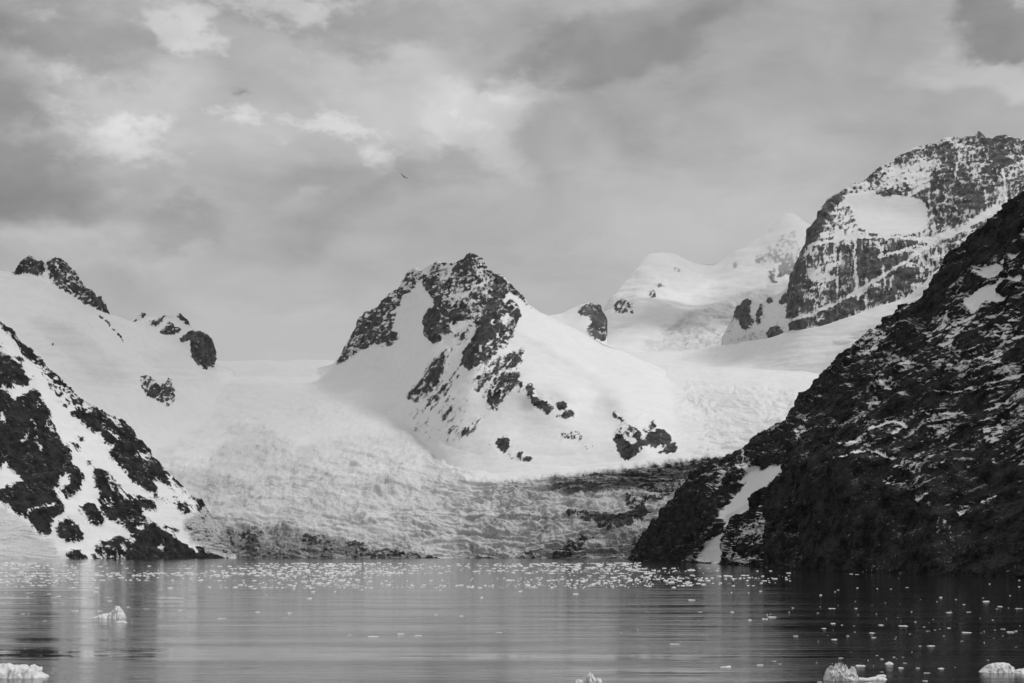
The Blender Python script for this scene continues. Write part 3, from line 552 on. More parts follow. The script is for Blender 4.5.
# ---- high snow slope on the left with two rocky crowns
l0 = [(-130, 440, 3500), (0, 440, 3600), (60, 455, 3700)] + [(x, y, depth_g(x, y) + 45) for x, y in ((110, 480), (160, 485), (190, 470), (208, 440), (218, 415), (226, 395), (234, 378))]
landform("left_snow_mountain", -130, 234, [
    l0,
    C((-130, 385, 3750), (0, 385, 3850), (60, 402, 3900), (110, 428, 3980), (150, 440, 4080), (190, 432, 4360), (208, 412, 4750), (220, 394, 5180), (234, 374, 5850)),
    C((-130, 320, 4150), (0, 322, 4150), (60, 337, 4250), (110, 352, 4420), (150, 372, 4620), (190, 386, 4980), (208, 386, 5230), (220, 380, 5480), (234, 373, 5870)),
    C((-130, 270, 4440), (0, 275, 4440), (30, 278, 4450), (48, 282, 4470), (70, 296, 4540), (90, 309, 4620), (109, 318, 4680), (130, 325, 4840), (160, 338, 5050), (185, 356, 5250), (208, 372, 5340), (220, 373, 5580), (234, 372, 5875)),
    C((-130, 262, 4500), (-40, 268, 4500), (0, 271, 4500), (14, 272, 4500), (18, 266, 4500), (22, 261, 4505), (29, 255, 4510), (33, 257, 4515), (37, 262, 4520), (42, 261, 4525), (45, 264, 4530), (49, 260, 4540), (55, 257, 4550), (62, 260, 4560), (68, 266, 4575), (73, 270, 4590),
      (79, 279, 4610), (82, 286, 4620), (90, 290, 4640), (96, 298, 4660), (101, 297, 4680), (106, 305, 4700), (109, 313, 4720), (118, 316, 4780), (130, 319, 4900), (136, 318, 4950), (144, 313, 5000), (150, 317, 5050), (158, 318, 5100), (165, 315, 5150), (172, 316, 5200), (180, 313, 5250), (188, 321, 5300),
      (193, 329, 5330), (205, 332, 5380), (211, 338, 5400), (214, 350, 5420), (215, 362, 5430), (218, 365, 5600), (234, 371, 5880))],
    M_MID, "high snow slope on the left crowned by two groups of dark crags", s=3.2,
    rocks=[P(.80, (13, 274), (18, 263), (29, 253), (37, 261), (44, 260), (45, 268), (42, 276), (32, 273)), P(.72, (47, 262), (55, 255), (66, 261), (79, 274), (83, 285), (92, 291), (101, 296), (107, 305), (110, 314), (100, 311), (85, 304), (70, 293), (58, 287), (50, 280), (48, 270)),
           Ln(.05, 2, (46, 266), (48, 276), (54, 285)), Ln(.2, 1.6, (58, 286), (68, 284)),
           P(.8, (134, 321), (144, 311), (148, 316), (140, 319)), P(.75, (147, 322), (166, 315), (160, 324), (152, 327)), P(.75, (160, 332), (170, 322), (176, 327), (183, 330), (176, 333), (163, 335)), P(.85, (176, 315), (182, 312), (190, 325), (186, 324)),
           P(.86, (190, 336), (199, 331), (209, 335), (214, 346), (215, 364), (206, 370), (197, 366), (190, 355)), P(.8, (179, 340), (190, 331), (200, 331), (195, 337), (184, 342)), P(.6, (210, 366), (216, 364), (215, 369)),
           P(.7, (139, 378), (146, 373), (153, 379), (160, 386), (167, 382), (170, 377), (174, 390), (174, 402), (168, 408), (155, 399), (147, 396), (141, 386)), Ln(.75, 1.4, (100, 316), (113, 329), (124, 341)), P(.7, (51, 343), (54, 343), (53, 345))],
    dmods=[(90, 345, 40, 15, 30, 60), (60, 280, 20, 20, 40, -30), (203, 350, 10, 20, 0, -70), (155, 390, 15, 15, 0, -40)],
    crev=[P(.3, (10, 315), (60, 320), (110, 350), (140, 375), (130, 400), (70, 385), (30, 345)), P(.3, (130, 340), (180, 350), (210, 380), (180, 400), (150, 370)), P(.7, (150, 455), (200, 430), (234, 400), (234, 490), (110, 490))], crev_amp=2.8, crev_wl=10,
    dirts=[P(.13, (25, 318), (60, 322), (100, 345), (130, 380), (100, 385), (60, 350))], rock_amp=3.4, rock_wl=14, snow_amp=2.0, tex=(3.2, 3.2, 40), warp=2.0, slope_k=.4, seed=8)

# ---- dark slope streaked with snow on the left shore
landform("left_rocky_hill", -130, 236, [
    C((-130, wy(2650), 2650), (0, wy(2700), 2700), (100, wy(2900), 2900), (200, wy(3200), 3200), (236, wy(3330), 3330)),
    C((-130, 480, 2850), (0, 500, 2830), (50, 508, 2870), (100, 520, 2980), (150, 532, 3090), (200, 545, 3240), (236, 559, 3335)),
    C((-130, 350, 3150), (0, 410, 3030), (50, 438, 3040), (100, 466, 3090), (150, 495, 3170), (180, 512, 3230), (205, 525, 3270), (236, 558.7, 3340)),
    C((-130, 215, 3400), (-60, 272, 3300), (0, 321, 3250), (10, 331, 3250), (20, 340, 3250), (33, 353, 3250), (45, 364, 3250), (56, 377, 3250), (66, 386, 3250), (78, 397, 3250), (90, 404, 3250), (100, 410, 3255), (110, 415, 3260), (120, 420, 3265), (128, 425, 3270), (134, 434, 3275), (141, 444, 3280),
      (152, 456, 3285), (160, 464, 3290), (165, 470, 3290), (178, 481, 3295), (190, 494, 3300), (200, 500, 3300), (206, 507, 3305), (209, 520, 3310), (216, 540, 3320), (226, 553, 3340), (236, 558.4, 3350))],
    M_NEAR, "dark rocky slope streaked with snow running down to the left shore", s=2.2,
    rocks=[P(.94, (-130, 320), (-20, 340), (0, 350), (8, 356), (15, 362), (24, 368), (29, 380), (24, 387), (18, 384), (10, 389), (0, 386), (-130, 380)),
           P(.96, (-130, 380), (0, 388), (10, 392), (16, 398), (28, 393), (33, 389), (40, 393), (43, 402), (50, 412), (50, 420), (57, 430), (60, 438), (70, 450), (73, 455), (70, 462), (80, 470), (83, 480), (80, 488), (75, 494), (68, 499), (60, 492), (58, 486), (54, 488), (60, 502), (64, 508),
             (60, 516), (54, 518), (52, 528), (50, 535), (40, 533), (32, 526), (26, 518), (18, 515), (10, 508), (0, 502), (-130, 500)),
           P(0, (-130, 468), (0, 470), (6, 461), (10, 470), (18, 476), (25, 480), (18, 483), (10, 486), (2, 490), (-130, 490)), P(.05, (17, 442), (22, 440), (29, 434), (28, 438), (23, 444)), P(.2, (0, 412), (4, 415), (5, 421), (0, 421)), P(.2, (45, 420), (53, 425), (55, 431), (46, 428)),
           P(.03, (58, 481), (66, 474), (71, 480), (64, 487), (60, 490)), Ln(.35, 1.6, (31, 420), (38, 440), (45, 465)), Ln(.1, 2.2, (8, 392), (16, 400), (24, 406)), Ln(.05, 3, (26, 513), (35, 508), (46, 508), (52, 504)), P(.3, (33, 405), (42, 406), (40, 412), (33, 410)), P(.1, (14, 381), (18, 384), (16, 390), (12, 388)),
           P(.97, (55, 528), (60, 520), (68, 518), (76, 525), (84, 534), (85, 540), (75, 542), (65, 540), (57, 535)), P(.97, (80, 509), (86, 502), (93, 504), (98, 512), (104, 524), (98, 526), (90, 524), (84, 516)), P(.97, (71, 442), (76, 441), (82, 447), (80, 450), (74, 447)), P(.9, (78, 437), (84, 436), (86, 441), (82, 443)), P(.9, (86, 462), (93, 461), (90, 465)), P(.9, (58, 402), (63, 404), (68, 408), (64, 408)),
           P(.78, (0, 320), (20, 339), (45, 363), (66, 384), (90, 402), (100, 407), (97, 412), (84, 405), (62, 390), (45, 375), (30, 360), (24, 355), (18, 347), (4, 331)), P(.95, (3, 327), (12, 333), (20, 342), (30, 353), (26, 355), (16, 346), (8, 336)), P(.95, (21, 352), (28, 352), (34, 359), (29, 360)), P(.9, (15, 355), (26, 362), (24, 364), (17, 359)), P(.95, (0, 342), (9, 350), (4, 350), (0, 348)),
           P(.6, (36, 362), (46, 366), (58, 380), (60, 388), (50, 382), (40, 370)), P(.55, (48, 382), (60, 386), (90, 404), (86, 412), (70, 404), (56, 396)), P(.8, (29, 374), (38, 379), (34, 380)),
           P(.93, (96, 408), (110, 413), (128, 423), (141, 442), (152, 455), (165, 469), (172, 478), (178, 488), (176, 492), (168, 487), (160, 480), (150, 479), (156, 489), (152, 492), (142, 488), (130, 480), (122, 468), (110, 456), (107, 452), (114, 446), (104, 442), (99, 434), (90, 431), (84, 426), (72, 417), (70, 412), (80, 409), (88, 412), (92, 406)),
           P(.35, (106, 416), (118, 420), (124, 428), (114, 428)), P(.3, (134, 452), (146, 452), (148, 460), (138, 458)), P(.2, (100, 424), (108, 428), (122, 440), (116, 440)), P(.85, (165, 468), (172, 474), (184, 484), (190, 490), (182, 486)),
           P(.92, (94, 469), (104, 471), (112, 478), (125, 490), (140, 496), (152, 500), (157, 508), (150, 510), (140, 511), (142, 514), (150, 522), (160, 530), (172, 536), (180, 543), (190, 547), (205, 546), (215, 550), (226, 556), (232, 562), (100, 562), (105, 548), (97, 542), (99, 540), (110, 541), (118, 536), (127, 540), (135, 537), (128, 530), (120, 524), (112, 520), (105, 516), (100, 505), (100, 495), (96, 488)),
           P(1, (130, 545), (140, 537), (160, 533), (172, 538), (182, 546), (225, 556), (225, 562), (128, 562)), P(.1, (134, 527), (143, 524), (141, 530), (136, 530)), P(.1, (127, 539), (138, 535), (134, 543), (130, 542)), P(.15, (160, 541), (158, 549), (163, 552)), Ln(.05, 2.6, (104, 475), (118, 487), (138, 499)), Ln(.1, 2.4, (108, 487), (120, 494), (129, 501)), P(.3, (104, 497), (112, 500), (110, 506), (104, 503)), P(.2, (188, 546), (202, 550), (196, 553)),
           P(.8, (150, 493), (162, 496), (173, 503), (164, 502)), P(.9, (172, 494), (185, 504), (192, 513), (186, 514), (178, 508)), P(.95, (193, 497), (200, 499), (206, 505), (198, 512), (193, 508)), P(.95, (182, 483), (188, 484), (189, 487), (184, 487)), Ln(.85, 2.2, (166, 526), (176, 531)), P(.22, (184, 525), (205, 506), (213, 520), (236, 562), (205, 552)), P(.25, (165, 470), (190, 494), (200, 512), (176, 500)),
           P(.7, (95, 546), (108, 546), (112, 562), (92, 562)), P(.85, (68, 550), (78, 549), (86, 556), (86, 562), (64, 562)), P(.7, (112, 548), (122, 544), (128, 562), (110, 562))],
    dirts=[P(.3, (-130, 500), (0, 505), (10, 512), (25, 522), (38, 536), (52, 540), (60, 552), (78, 562), (-130, 562)), P(.5, (182, 522), (204, 507), (212, 520), (240, 562), (205, 552), (190, 540))],
    crev=[P(.6, (180, 525), (204, 506), (212, 520), (244, 566), (205, 552)), P(.6, (-130, 505), (0, 508), (10, 514), (25, 524), (38, 538), (52, 542), (60, 552), (70, 562), (-130, 562))], crev_amp=3.0, crev_wl=7,
    rock_amp=3.6, rock_wl=22, snow_amp=2.0, edge_soft=3, tex=(5, 2.2, 42), warp=2.6, slope_k=.45, dx=.7, dy=.7, seed=9)

# ---- the near black cliff on the right
BASE = [(632, 2420), (645, 2250), (680, 1777), (720, 1400), (768, 1030), (810, 880), (850, 800), (900, 725), (940, 677), (1024, 592), (1100, 510), (1210, 395)]
landform("dark_rocky_hill", 632, 1210, [
    C(*[(x, wy(d, -2.5), d) for x, d in BASE]),
    C((632, 559.8, 2422), (640, 545, 2330), (660, 540, 2100), (680, 532, 1850), (700, 526, 1660), (720, 520, 1490), (745, 505, 1290), (768, 486, 1125), (800, 462, 990), (850, 457, 880), (900, 470, 800), (960, 495, 730), (1024, 510, 655), (1100, 520, 560), (1210, 530, 440)),
    C((632, 559.6, 2425), (640, 540, 2340), (660, 526, 2150), (680, 508, 2000), (700, 498, 1850), (720, 490, 1710), (745, 472, 1560), (768, 455, 1420), (800, 430, 1290), (850, 402, 1130), (900, 385, 1020), (960, 370, 910), (1024, 350, 820), (1100, 330, 720), (1210, 320, 590)),
    C((632, 559.4, 2430), (637, 556, 2410), (640, 540, 2370), (643, 534, 2340), (650, 530, 2310), (657, 524, 2280), (657, 519, 2270), (662, 512, 2240), (668, 505, 2220), (675, 496, 2190), (683, 486, 2160), (692, 478, 2130), (700, 473, 2100), (708, 468, 2070), (716, 461, 2040), (728, 455, 2000), (737, 453, 1980), (745, 452, 1950), (752, 446, 1930),
      (754, 440, 1920), (762, 434, 1900), (772, 429, 1880), (783, 424, 1850), (790, 418, 1830), (797, 410, 1800), (802, 402, 1780), (810, 392, 1750), (817, 382, 1720), (822, 374, 1700), (832, 366, 1670), (845, 355, 1630), (853, 350, 1610), (860, 345, 1590), (866, 338, 1570), (875, 330, 1540), (882, 324, 1520), (890, 319, 1500), (898, 310, 1470), (905, 305, 1450),
      (915, 301, 1420), (925, 295, 1400), (930, 288, 1385), (934, 280, 1370), (940, 271, 1350), (946, 264, 1330), (955, 254, 1300), (965, 245, 1275), (978, 235, 1240), (990, 225, 1205), (1000, 214, 1170), (1010, 205, 1130), (1024, 192, 1090), (1060, 165, 1010), (1110, 135, 920), (1210, 110, 780))],
    M_CLIFF, "steep black rock cliff flecked with snow rising from the water on the right", s=.95, base_rock=.89,
    rocks=[P(.84, (860, 350), (930, 285), (1024, 195), (1215, 120), (1215, 470), (1000, 470), (900, 470), (830, 440), (800, 430)), P(.86, (655, 525), (700, 470), (790, 425), (800, 430), (790, 470), (760, 510), (740, 565), (690, 560), (660, 540)),
           P(1, (640, 545), (657, 522), (676, 500), (700, 495), (716, 500), (720, 520), (700, 535), (690, 548), (675, 562), (636, 562)), P(1, (786, 460), (830, 455), (870, 460), (890, 490), (940, 510), (1000, 500), (1215, 500), (1215, 600), (775, 590), (770, 520)), P(1, (880, 335), (930, 290), (975, 245), (1024, 200), (1024, 232), (990, 262), (950, 285), (935, 310), (900, 320)),
           P(.8, (735, 520), (760, 512), (768, 540), (765, 568), (735, 566), (722, 556)), P(.82, (708, 500), (716, 478), (740, 460), (752, 448), (760, 460), (740, 478), (722, 500)),
           P(0, (722, 519), (727, 507), (735, 495), (744, 485), (754, 475), (768, 467), (787, 465), (779, 476), (766, 488), (756, 500), (746, 512), (735, 521)), P(.5, (757, 463), (752, 470), (742, 472), (746, 463)), Ln(.15, 2, (744, 450), (745, 462)), P(.02, (742, 477), (752, 470), (764, 468), (752, 478), (744, 484), (738, 484)),
           P(.02, (699, 560), (703, 548), (712, 540), (722, 532), (727, 534), (723, 545), (724, 562), (712, 564)), Ln(.25, 1.6, (764, 500), (765, 530), (764, 560)), Ln(.1, 2.2, (727, 520), (729, 530)), P(.45, (735, 560), (745, 553), (758, 551), (764, 557), (750, 563)),
           P(.02, (964, 302), (972, 294), (985, 286), (996, 283), (1007, 278), (1012, 277), (1002, 287), (997, 294), (1011, 298), (1003, 304), (992, 304), (982, 309), (973, 311)), P(.05, (978, 275), (988, 268), (998, 265), (1008, 269), (998, 276), (990, 280)), P(.15, (1004, 277), (1024, 276), (1024, 282), (1014, 283)), P(.1, (1012, 256), (1024, 250), (1024, 256), (1014, 260)), P(.2, (1000, 262), (1010, 257), (1006, 264)),
           P(.45, (945, 330), (960, 318), (975, 310), (975, 322), (962, 340), (952, 348), (942, 350)), P(.3, (962, 315), (985, 308), (1000, 312), (985, 320), (968, 325)), P(.72, (985, 300), (1024, 305), (1024, 345), (985, 340), (975, 325)),
           P(.82, (905, 400), (935, 385), (985, 375), (1024, 365), (1024, 420), (985, 430), (940, 420), (905, 420)), P(.8, (900, 360), (940, 352), (975, 355), (965, 375), (920, 378), (895, 375)), P(.6, (975, 350), (1010, 352), (1005, 365), (975, 362)),
           Ln(.1, 2.4, (935, 393), (960, 391), (985, 385), (1005, 381), (1024, 374)), Ln(.12, 2, (985, 411), (1008, 402), (1020, 390)), Ln(.2, 1.8, (930, 418), (955, 413), (968, 412)), Ln(.15, 2.2, (905, 366), (930, 364), (945, 360), (956, 352)), Ln(.25, 2, (868, 405), (884, 402), (893, 398)), Ln(.2, 2, (884, 385), (892, 390)),
           P(.4, (800, 434), (806, 428), (812, 430), (808, 440), (802, 446)), Ln(.1, 2.6, (872, 430), (880, 423), (890, 420), (900, 423), (908, 427)), Ln(.2, 2.2, (893, 437), (903, 430), (908, 426)), Ln(.05, 2.8, (834, 458), (850, 456), (862, 455), (870, 452), (882, 456), (896, 461)), Ln(.3, 2, (840, 446), (860, 441), (870, 440)),
           P(.76, (880, 476), (895, 466), (905, 466), (922, 472), (920, 480), (905, 488), (893, 488), (884, 482)), P(.55, (970, 452), (985, 450), (1000, 458), (998, 465), (984, 458)), P(.6, (985, 430), (1005, 424), (1010, 445), (1000, 460), (990, 448)), P(.55, (955, 508), (968, 505), (974, 512), (960, 518)), P(.6, (918, 498), (930, 493), (932, 502), (920, 506)), P(.85, (940, 520), (966, 532), (955, 540), (935, 545)), P(.6, (980, 500), (1000, 494), (995, 502), (984, 505)),
           P(.7, (850, 330), (880, 330), (900, 322), (890, 345), (860, 360)), P(.45, (925, 332), (940, 312), (948, 306), (950, 322), (944, 345), (930, 345))],
    dmods=[(740, 500, 14, 40, 35, 30), (850, 520, 10, 60, 0, -14), (905, 520, 9, 60, 0, 12), (800, 520, 10, 60, 0, 18), (935, 530, 12, 60, 0, -10), (700, 510, 22, 40, 20, -60)],
    rock_amp=7.5, rock_wl=44, strata=.8, fz=.9, snow_amp=1.5, tex=(5.5, 1.9, -26), texz=[([(780, 465), (890, 470), (960, 520), (1024, 530), (1024, 600), (780, 600)], 3, 12, 5)], warp=3.0, slope_k=.6, ledge=(34, 3.2, -24, 1.0, .8), ys=.5, dx=.7, dy=.7, back=(60, 200, 500, 900), dblur=8, seed=10)

# ------------------------------------------------------------------ the water
m, t, b = new_mat("fjord_water")
b.inputs["Base Color"].default_value = (.012, .012, .012, 1); b.inputs["IOR"].default_value = 1.333
def T(ty, **k):
    n = t.nodes.new(ty)
    for a, v in k.items(): setattr(n, a, v)
    return n
geo = T("ShaderNodeNewGeometry")
def wnoise(sx, sy, det, rough=.55, dist=0.0):
    mp = T("ShaderNodeMapping"); mp.inputs["Scale"].default_value = (sx, sy, 1); t.links.new(geo.outputs["Position"], mp.inputs[0])
    n = T("ShaderNodeTexNoise"); n.inputs["Scale"].default_value = 1.0; n.inputs["Detail"].default_value = det; n.inputs["Roughness"].default_value = rough; n.inputs["Distortion"].default_value = dist
    t.links.new(mp.outputs[0], n.inputs["Vector"]); return n.outputs["Fac"]
def tm(op, a, c):
    n = T("ShaderNodeMath", operation=op)
    for i, v in enumerate((a, c)):
        if isinstance(v, (int, float)): n.inputs[i].default_value = v
        else: t.links.new(v, n.inputs[i])
    return n.outputs[0]
ripple = wnoise(.16, 1.0, 6, .62)
swell = wnoise(.03, .11, 3)
slick = wnoise(.006, .06, 7, .7)                    # wind lanes: smooth and ruffled bands
ms = T("ShaderNodeMapRange", interpolation_type="SMOOTHSTEP"); t.links.new(slick, ms.inputs[0])
for i, v in zip((1, 2, 3, 4), (.38, .64, .08, 1.0)): ms.inputs[i].default_value = v
hgt = tm("ADD", tm("MULTIPLY", tm("MULTIPLY", ripple, ms.outputs[0]), .05), tm("MULTIPLY", swell, .13))
rip2 = wnoise(.8, 2.6, 4, .6)
hgt = tm("ADD", hgt, tm("MULTIPLY", tm("MULTIPLY", rip2, ms.outputs[0]), .008))
bp = T("ShaderNodeBump"); bp.inputs["Strength"].default_value = 1.0; bp.inputs["Distance"].default_value = 1.0
t.links.new(hgt, bp.inputs["Height"]); t.links.new(bp.outputs[0], b.inputs["Normal"])
mr = T("ShaderNodeMapRange"); t.links.new(ms.outputs[0], mr.inputs[0])
for i, v in zip((1, 2, 3, 4), (.25, 1, .035, .10)): mr.inputs[i].default_value = v
t.links.new(mr.outputs[0], b.inputs["Roughness"])
S = 12500
tag(mesh_from("sea", [(-S, -2000, 0), (S, -2000, 0), (S, S, 0), (-S, S, 0)], [(0, 1, 2, 3)], m), "calm grey fjord water with faint wind lanes", kind="structure")

# ------------------------------------------------------------------ floating ice
mi, ti, bi = new_mat("floating_ice")
bi.inputs["Roughness"].default_value = .45; bi.inputs["Specular IOR Level"].default_value = .3
nz = ti.nodes.new("ShaderNodeTexNoise"); nz.inputs["Scale"].default_value = 2.2; nz.inputs["Detail"].default_value = 6
gi = ti.nodes.new("ShaderNodeNewGeometry"); ti.links.new(gi.outputs["Position"], nz.inputs["Vector"])
cr = ti.nodes.new("ShaderNodeValToRGB"); cr.color_ramp.elements[0].position = .3; cr.color_ramp.elements[1].position = .7
cr.color_ramp.elements[0].color = (.62, .62, .62, 1); cr.color_ramp.elements[1].color = (.86, .86, .86, 1)
ti.links.new(nz.outputs["Fac"], cr.inputs[0]); ti.links.new(cr.outputs[0], bi.inputs["Base Color"])
bb = ti.nodes.new("ShaderNodeBump"); bb.inputs["Strength"].default_value = .5; bb.inputs["Distance"].default_value = .12
ti.links.new(nz.outputs["Fac"], bb.inputs["Height"]); ti.links.new(bb.outputs[0], bi.inputs["Normal"])

def ice_geo(profile, depth, rough, seed, nx=40, ny=22, power=2.5):
    """a block of ice: profile = heights along its length (m), rounded off to the water all round, with a keel"""
    xs = [p[0] for p in profile]; zs = [p[1] for p in profile]
    u = np.linspace(xs[0], xs[-1], nx); v = np.linspace(-1, 1, ny)
    U, Vv = np.meshgrid(u, v)
    wob = fbm(U * 1.2 + seed, Vv * .8, 0 * U + seed * 3.1, 3)
    hgt = np.interp(U + wob * .12 * (xs[-1] - xs[0]) * .2, xs, zs)
    fall = np.clip(1 - np.abs(Vv + wob * .45) ** power, 0, 1) ** .8
    L_ = xs[-1] - xs[0]
    bump = .6 * fbm(U * 9 / L_ + seed * 7, Vv * depth * 4.5 / L_, 0 * U + seed, 4, .6, True) + .9 * fbm(U * 22 / L_ + seed * 3, Vv * depth * 11 / L_, 0 * U + seed, 4, .65)
    Z = hgt * fall * (1 + rough * bump) - .06
    ends = np.minimum((U - xs[0]), (xs[-1] - U)) / (xs[-1] - xs[0])
    wid = depth * (.55 + .45 * np.clip(ends * 6, 0, 1)) * (1 + .25 * fbm(U * .9 + seed, 0 * U, 0 * U + 2.2, 3))
    edge = (np.abs(Vv) > .999) | (ends < 1e-6)
    Z = np.where(edge, -.35, Z)
    k14 = 13 / L_
    ox = fbm(U * k14, Z * k14 * 1.3, Vv * .6 + seed, 4, .6) * .05 * L_; oy = fbm(U * k14 + 9, Z * k14 * 1.3, Vv * .6 - seed, 4, .6) * .22 * wid
    top = np.stack([U + np.where(edge, 0, ox), Vv * wid * .5 + np.where(edge, 0, oy), Z], -1).reshape(-1, 3)
    bot = top * (1, 1, 0) + np.array([0, 0, -.35]) + np.array([0, 0, -.6]) * fall.reshape(-1, 1)
    q = grid_quads(ny, nx)
    return np.vstack([top, bot]), np.vstack([q, q[:, ::-1] + nx * ny])
def ice_mesh(name, *a, **k):
    V, Q = ice_geo(*a, **k); return mesh_from(name, V, Q, mi)
def at(px, py):
    D = F * CH / (py - HZ); return ((px - 512) * D / F, D)

def berg(px, py, profile_px, depth_px, rough, seed, label, **k):
    x, D = at(px, py); sc = D / F
    o = ice_mesh("iceberg", [((p[0] - px) * sc, max(0.02, p[1] * sc)) for p in profile_px], depth_px * sc, rough, seed, **k)
    o.location = (x, D, 0)
    return tag(o, label, "iceberg", "larger blocks of floating ice")
berg(5, 677, [(-55, 1), (-50, 9), (-35, 13), (-20, 12), (0, 13), (9, 14), (11, 14), (12, 12.5), (20, 12), (27, 12), (28, 10.5), (31, 12), (36, 12), (38, 9), (40, 6), (42, 4), (47, 3), (48.5, .5)], 34, .22, 1.3,
     "long flat topped ice slab sloping down at its right end, cut by the left edge", nx=120, ny=30)
berg(843, 680, [(824, .5), (826, 8), (829, 12), (831, 13), (833, 11), (836, 13.5), (840, 15.5), (842, 14), (844, 13), (846, 13), (849, 9), (851, 11), (853, 12), (855, 12), (856.5, 6), (857, .5)], 24, .42, 2.9,
     "knobbly white ice block with a lumpy crest, floating on dark water", nx=110, ny=36, power=2)
berg(1000, 672, [(979, .3), (982, 2), (985, 4), (989, 8), (994, 9.4), (1002, 9.6), (1008, 9), (1012, 6), (1014, .5)], 26, .12, 4.1, "smooth rounded dome of white ice on the dark water", nx=60, ny=26)
berg(1020, 673, [(1012, .3), (1016, 3.5), (1024, 5), (1034, 5.5), (1042, 3), (1046, .5)], 20, .2, 5.7, "low white ice piece just behind the smooth dome, cut by the right edge", nx=50)
berg(590, 690, [(573, .5), (575, 9), (579, 10.5), (583, 9), (585.5, 4), (586.5, 14), (589, 17), (592, 15), (596, 10.5), (600, 11), (602, 9), (603.5, .5)], 20, .28, 6.2, "pointed pair of ice knobs rising at the bottom edge of the water", nx=80, ny=28, power=3)
berg(108, 618, [(90, .2), (96, 2), (103, 4), (108, 4.6), (111, 5.5), (114, 9), (117, 11.5), (119, 11.3), (121, 8), (124, 4), (125.5, .3)], 22, .3, 7.7, "small hump backed berg tapering to the left on grey water", nx=70, ny=26)
berg(120, 622.5, [(114, .2), (117, 1.6), (124, 2), (128, .2)], 8, .1, 8.8, "thin ice sliver lying just in front of the hump backed berg", nx=24, ny=12)
berg(868, 679.5, [(856, .2), (859, 2.5), (868, 2), (872, 3), (878, 3.5), (884, 3), (887, .3)], 12, .3, 9.4, "low ragged ice raft touching the right side of the knobbly block", nx=50, ny=18)
berg(882, 676, [(876, .2), (878, 1.6), (884, 2.2), (887, .3)], 10, .2, 9.9, "small square ice chip just behind the ragged raft", nx=24, ny=14)
berg(869, 686, [(860, .2), (864, 3.5), (870, 4.2), (876, 3), (880, .3)], 12, .15, 10.7, "rounded ice lump at the bottom edge below the ragged raft", nx=30, ny=16)
berg(860.5, 666, [(855, .2), (857, 1.8), (864, 1.5), (866, .3)], 9, .1, 11.3, "short flat ice plate above and right of the knobbly block", nx=26, ny=14)
berg(889, 664, [(884.5, .2), (886, 1.5), (889, 3), (892, 2), (893.5, .3)], 10, .2, 12.1, "stubby white ice chunk floating midway between knobbly block and dome", nx=26, ny=14)
berg(373, 636.5, [(366, .1), (369, .8), (376, 1), (380, .2)], 9, .1, 13.3, "thin pale ice plate lying alone on mid grey water", nx=24, ny=12)
berg(675, 644, [(668, .1), (671, .9), (679, .7), (681, .2)], 8, .1, 14.1, "flat bright ice strip floating right of the middle of the water", nx=24, ny=12)
berg(725, 667, [(718, .1), (721, .9), (726, 1.2), (730, 2), (731.5, .2)], 9, .25, 15.2, "jagged little ice fragment on streaked grey water left of the dark reflection", nx=26, ny=12)

# shared small shapes
protos = []
for k in range(9):
    r = random.Random(k * 13 + 5); n = r.choice((4, 5, 6)); pr = [(-.5, .02), (-.44, .08)]
    for i in range(1, n): pr.append((-.5 + i / n + r.uniform(-.05, .05), r.uniform(.12, .36) * (1.35 if k % 3 == 0 else .8)))
    pr += [(.45, .07), (.5, .02)]
    V, Q = ice_geo(sorted(pr), r.uniform(.5, .9), .5, k * 2.7 + .9, nx=22, ny=12)
    V = V * np.array([1, 1, 1]); V[:, 2] = np.where(V[:, 2] < -.05, V[:, 2] * .25, V[:, 2])
    o = mesh_from("ice_floe", V, Q, mi); protos.append(o)
used = [False] * len(protos)
rr = random.Random(41)
def floe(px, py, w, label, group, hk=1.0):
    k = rr.randrange(len(protos))
    if not used[k]: o = protos[k]; used[k] = True
    else:
        o = protos[k].copy(); COL.objects.link(o)
    x, D = at(px, py); s = w * D / F
    s *= .9
    o.location = (x, D, 0); o.scale = (s, s * rr.uniform(.8, 1.6), s * hk * rr.uniform(.6, 1.2)); o.rotation_euler = (0, 0, rr.uniform(-.5, .5) + (math.pi if rr.random() < .5 else 0))
    return tag(o, label, "ice floe", group)
DARK = [(851, 574, 4), (857, 574.5, 5), (838, 590, 3), (832, 608.5, 9), (856, 608.5, 4), (818, 613, 3), (793, 608, 3), (891, 589, 3), (907, 587.5, 4), (983, 598, 3), (986, 601.5, 10), (969, 612, 6), (964, 604.5, 4), (949, 612.5, 7), (1000, 606.5, 7), (997, 609, 3), (1019, 608.5, 9),
    (993, 620, 3), (903, 626, 11), (898, 617.5, 3), (881, 625, 7), (872, 633, 8), (874, 637.5, 5), (854, 626, 3), (855, 632, 3), (824, 628.5, 7), (833, 623.5, 6), (834, 639.5, 6), (795.5, 636, 6), (928, 631, 5), (924, 627, 4), (915.5, 622, 3), (949, 628, 4), (967, 632.5, 9), (1003, 629, 6), (1010.5, 632, 9), (1003, 636, 3),
    (995, 630, 3), (962, 641, 4), (920, 646, 4), (931, 646, 10), (895, 639, 3), (1016, 647, 3), (877, 655.5, 4), (882, 659, 4), (894, 657, 4), (903, 657, 3), (905, 663, 5), (901, 668, 7), (918, 668, 5), (941, 668.5, 8), (927, 673, 8), (882, 672, 4), (925, 681, 7), (988, 660, 3), (841, 658, 6), (820, 682, 6), (842, 625, 3), (848, 636, 4), (940, 629, 3), (935, 630, 3), (944, 636, 3), (910, 634, 3), (1016, 631, 4), (981, 633, 3)]
for a in DARK: floe(*a, "small white ice fragment scattered on the dark water under the black cliff", "ice fragments on the dark water", .29)
